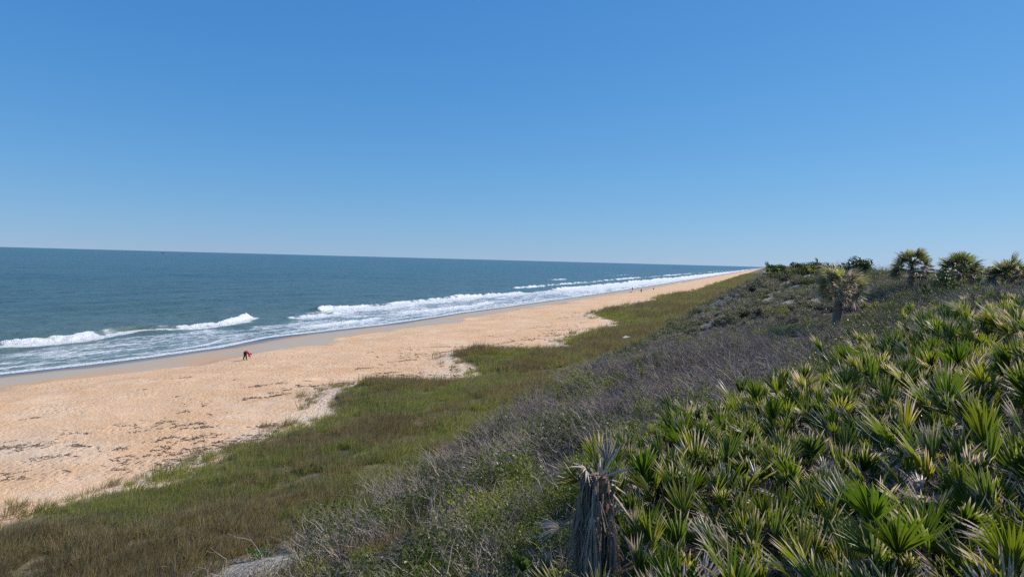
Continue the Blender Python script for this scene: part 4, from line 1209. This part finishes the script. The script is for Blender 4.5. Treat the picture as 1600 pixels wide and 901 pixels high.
# thin pole on the skyline
px, py = 15.1, 78.0
z0 = hz(px, py)
root = empty('utility_pole', (px, py, z0)); tag(root, 'thin dark pole rising beside the left skyline palm', 'pole')
mb = MB(); mb.tube([(0, 0, -.3), (0, 0, 2.45)], [.085, .075], 8); obj('post', mb.mesh('post', simple('dark_wood', (.06, .055, .055), .85)), root)
mb = MB(); mb.tube([(0, 0, 2.45), (0, 0, 2.53)], [.09, .04], 8); obj('cap', mb.mesh('cap', simple('grey_cap', (.15, .15, .15), .6)), root)

# house behind the last palm, mostly out of frame
hx, hy = 32.2, 96.5
z0 = hz(hx, hy)
root = empty('house', (hx, hy, z0), R(-14)); tag(root, 'blue grey house with dark roof glimpsed behind the last palm', 'house')
M_wall = simple('blue_grey_boards', (.30, .34, .42), .7, .1, 3); M_roof = simple('dark_shingles', (.06, .055, .055), .85, .3, 6); M_trim = simple('white_trim', (.7, .7, .68), .6, .05)
mb = MB(); mb.box((0, 0, 1.2), (8, 6, 3.2)); obj('wall', mb.mesh('wall', M_wall), root)
mb = MB(); mb.add([(-4.4, -3.4, 2.80), (4.4, -3.4, 2.80), (4.4, 3.4, 2.80), (-4.4, 3.4, 2.80), (-2.6, 0, 4.0), (2.6, 0, 4.0), (-4.4, -3.4, 2.66), (4.4, -3.4, 2.66), (4.4, 3.4, 2.66), (-4.4, 3.4, 2.66)],
                  [(0, 1, 5, 4), (2, 3, 4, 5), (0, 4, 3), (1, 2, 5), (9, 8, 7, 6), (0, 6, 7, 1), (1, 7, 8, 2), (2, 8, 9, 3), (3, 9, 6, 0)]); obj('roof', mb.mesh('roof', M_roof), root)
for wx in (-2.4, 0, 2.4):
    mb = MB(); mb.box((wx, -3.02, 1.75), (1.1, .10, 1.2)); w = obj('window', mb.mesh('window', M_trim), root)
    mb = MB(); mb.box((wx, -3.06, 1.75), (.9, .06, 1.0)); obj('pane', mb.mesh('pane', simple('window_glass', (.03, .04, .05), .08, .1)), w)

# boat on the horizon
q = Vector((-.72, 1.0, 0)).normalized()
bd = 5200.0
ang = math.radians(-47.35)
bx, by = math.sin(ang) * bd, math.cos(ang) * bd
root = empty('boat', (bx, by, 0), R(35)); tag(root, 'tiny dark boat out on the horizon at the left', 'boat')
mb = MB()
hull = [(-11, 0), (-10, 2.6), (4, 2.8), (12, 0), (4, -2.8), (-10, -2.6)]
mb.add([(a * .9, b * .8, -.6) for a, b in hull] + [(a, b, 2.6) for a, b in hull], [(5, 4, 3, 2, 1, 0), (6, 7, 8, 9, 10, 11)] + [(i, (i + 1) % 6, 6 + (i + 1) % 6, 6 + i) for i in range(6)])
obj('hull', mb.mesh('hull', simple('dark_hull', (.04, .05, .06), .5)), root)
mb = MB(); mb.box((-3, 0, 4.6), (6, 3.6, 4)); obj('cabin', mb.mesh('cabin', M_trim), root)
mb = MB(); mb.tube([(2, 0, 2.5), (2, 0, 13)], [.25, .15], 6); mb.tube([(2, 0, 4), (9, 0, 10)], [.2, .15], 5); obj('mast', mb.mesh('mast', M_roof), root)

# gull at the top edge of the view
gp = Vector((0, 0, CAM_H)) + (fwd * 1067 + rgt * (-54.5) + upv * 450.5).normalized() * 95
root = empty('gull', gp, R(60)); tag(root, 'white gull high in the sky at the top edge', 'bird')
skin_mesh('body', dict(a=((-.16, 0, 0), .03), b=((-.05, 0, 0), .055), c=((.10, 0, .01), .05), d=((.19, 0, .03), .035), e=((.25, 0, .02), .012)), [('a', 'b'), ('b', 'c'), ('c', 'd'), ('d', 'e')], M_trim, 'b', root)
for s in (-1, 1):
    mb = MB()
    mb.add([(.08, s * .04, .03), (-.10, s * .04, .03), (.12, s * .32, .13), (-.04, s * .32, .12), (-.06, s * .66, .10), (.08, s * .04, .05), (-.10, s * .04, .04), (.12, s * .32, .15), (-.04, s * .32, .13)],
           [(0, 1, 3, 2), (2, 3, 4), (5, 7, 8, 6), (7, 4, 8), (0, 2, 7, 5), (2, 4, 7), (1, 6, 8, 3), (3, 8, 4)])
    obj('wing', mb.mesh('wing', simple('gull_grey', (.62, .64, .66), .7, .05)), root)

# far coast woods, and woods inland, as masses
far = []
for k in range(3):
    mb = MB(); rg = random.Random(970 + k)
    for i in range(150):
        a = rg.uniform(0, 6.283); r_ = .5 * math.sqrt(rg.random())
        leaf_quad(mb, (math.cos(a) * r_, math.sin(a) * r_, rg.uniform(.1, .95) * (1 - .5 * (r_ / .5) ** 2)), .22, rg, 0, rg.random())
    far.append(mb)
n = 900
y = 2500 * (9000 / 2500) ** rs.rand(n)
x = xf(y) + rs.uniform(15, 160, n)
scatter('far_coast_woods', 'thin blue grey line of trees along the far coast', far, [M_leaf], np.stack([x, y, height(x, y) - .5], 1), np.stack([np.zeros(n), np.zeros(n), rs.uniform(0, 6.28, n)], 1), rs.uniform(9, 16, n), rs.randint(0, 3, n), rs.uniform(0, .4, n))
n = 420
y = rs.uniform(150, 420, n); x = y * np.tan(np.radians(rs.uniform(11, 20, n))) + 12
zz = height(x, y)
scatter('inland_scrub', 'low grey green scrub trees inland behind the skyline palms', far, [M_leaf], np.stack([x, y, zz - .3], 1), np.stack([np.zeros(n), np.zeros(n), rs.uniform(0, 6.28, n)], 1), rs.uniform(5, 8.0, n) * np.clip((y / 260), .8, 1.5), rs.randint(0, 3, n), rs.uniform(0, .5, n))

print('COUNTS grass', N_GRASS, 'palmettos', n_palm, 'objects', len(bpy.data.objects))
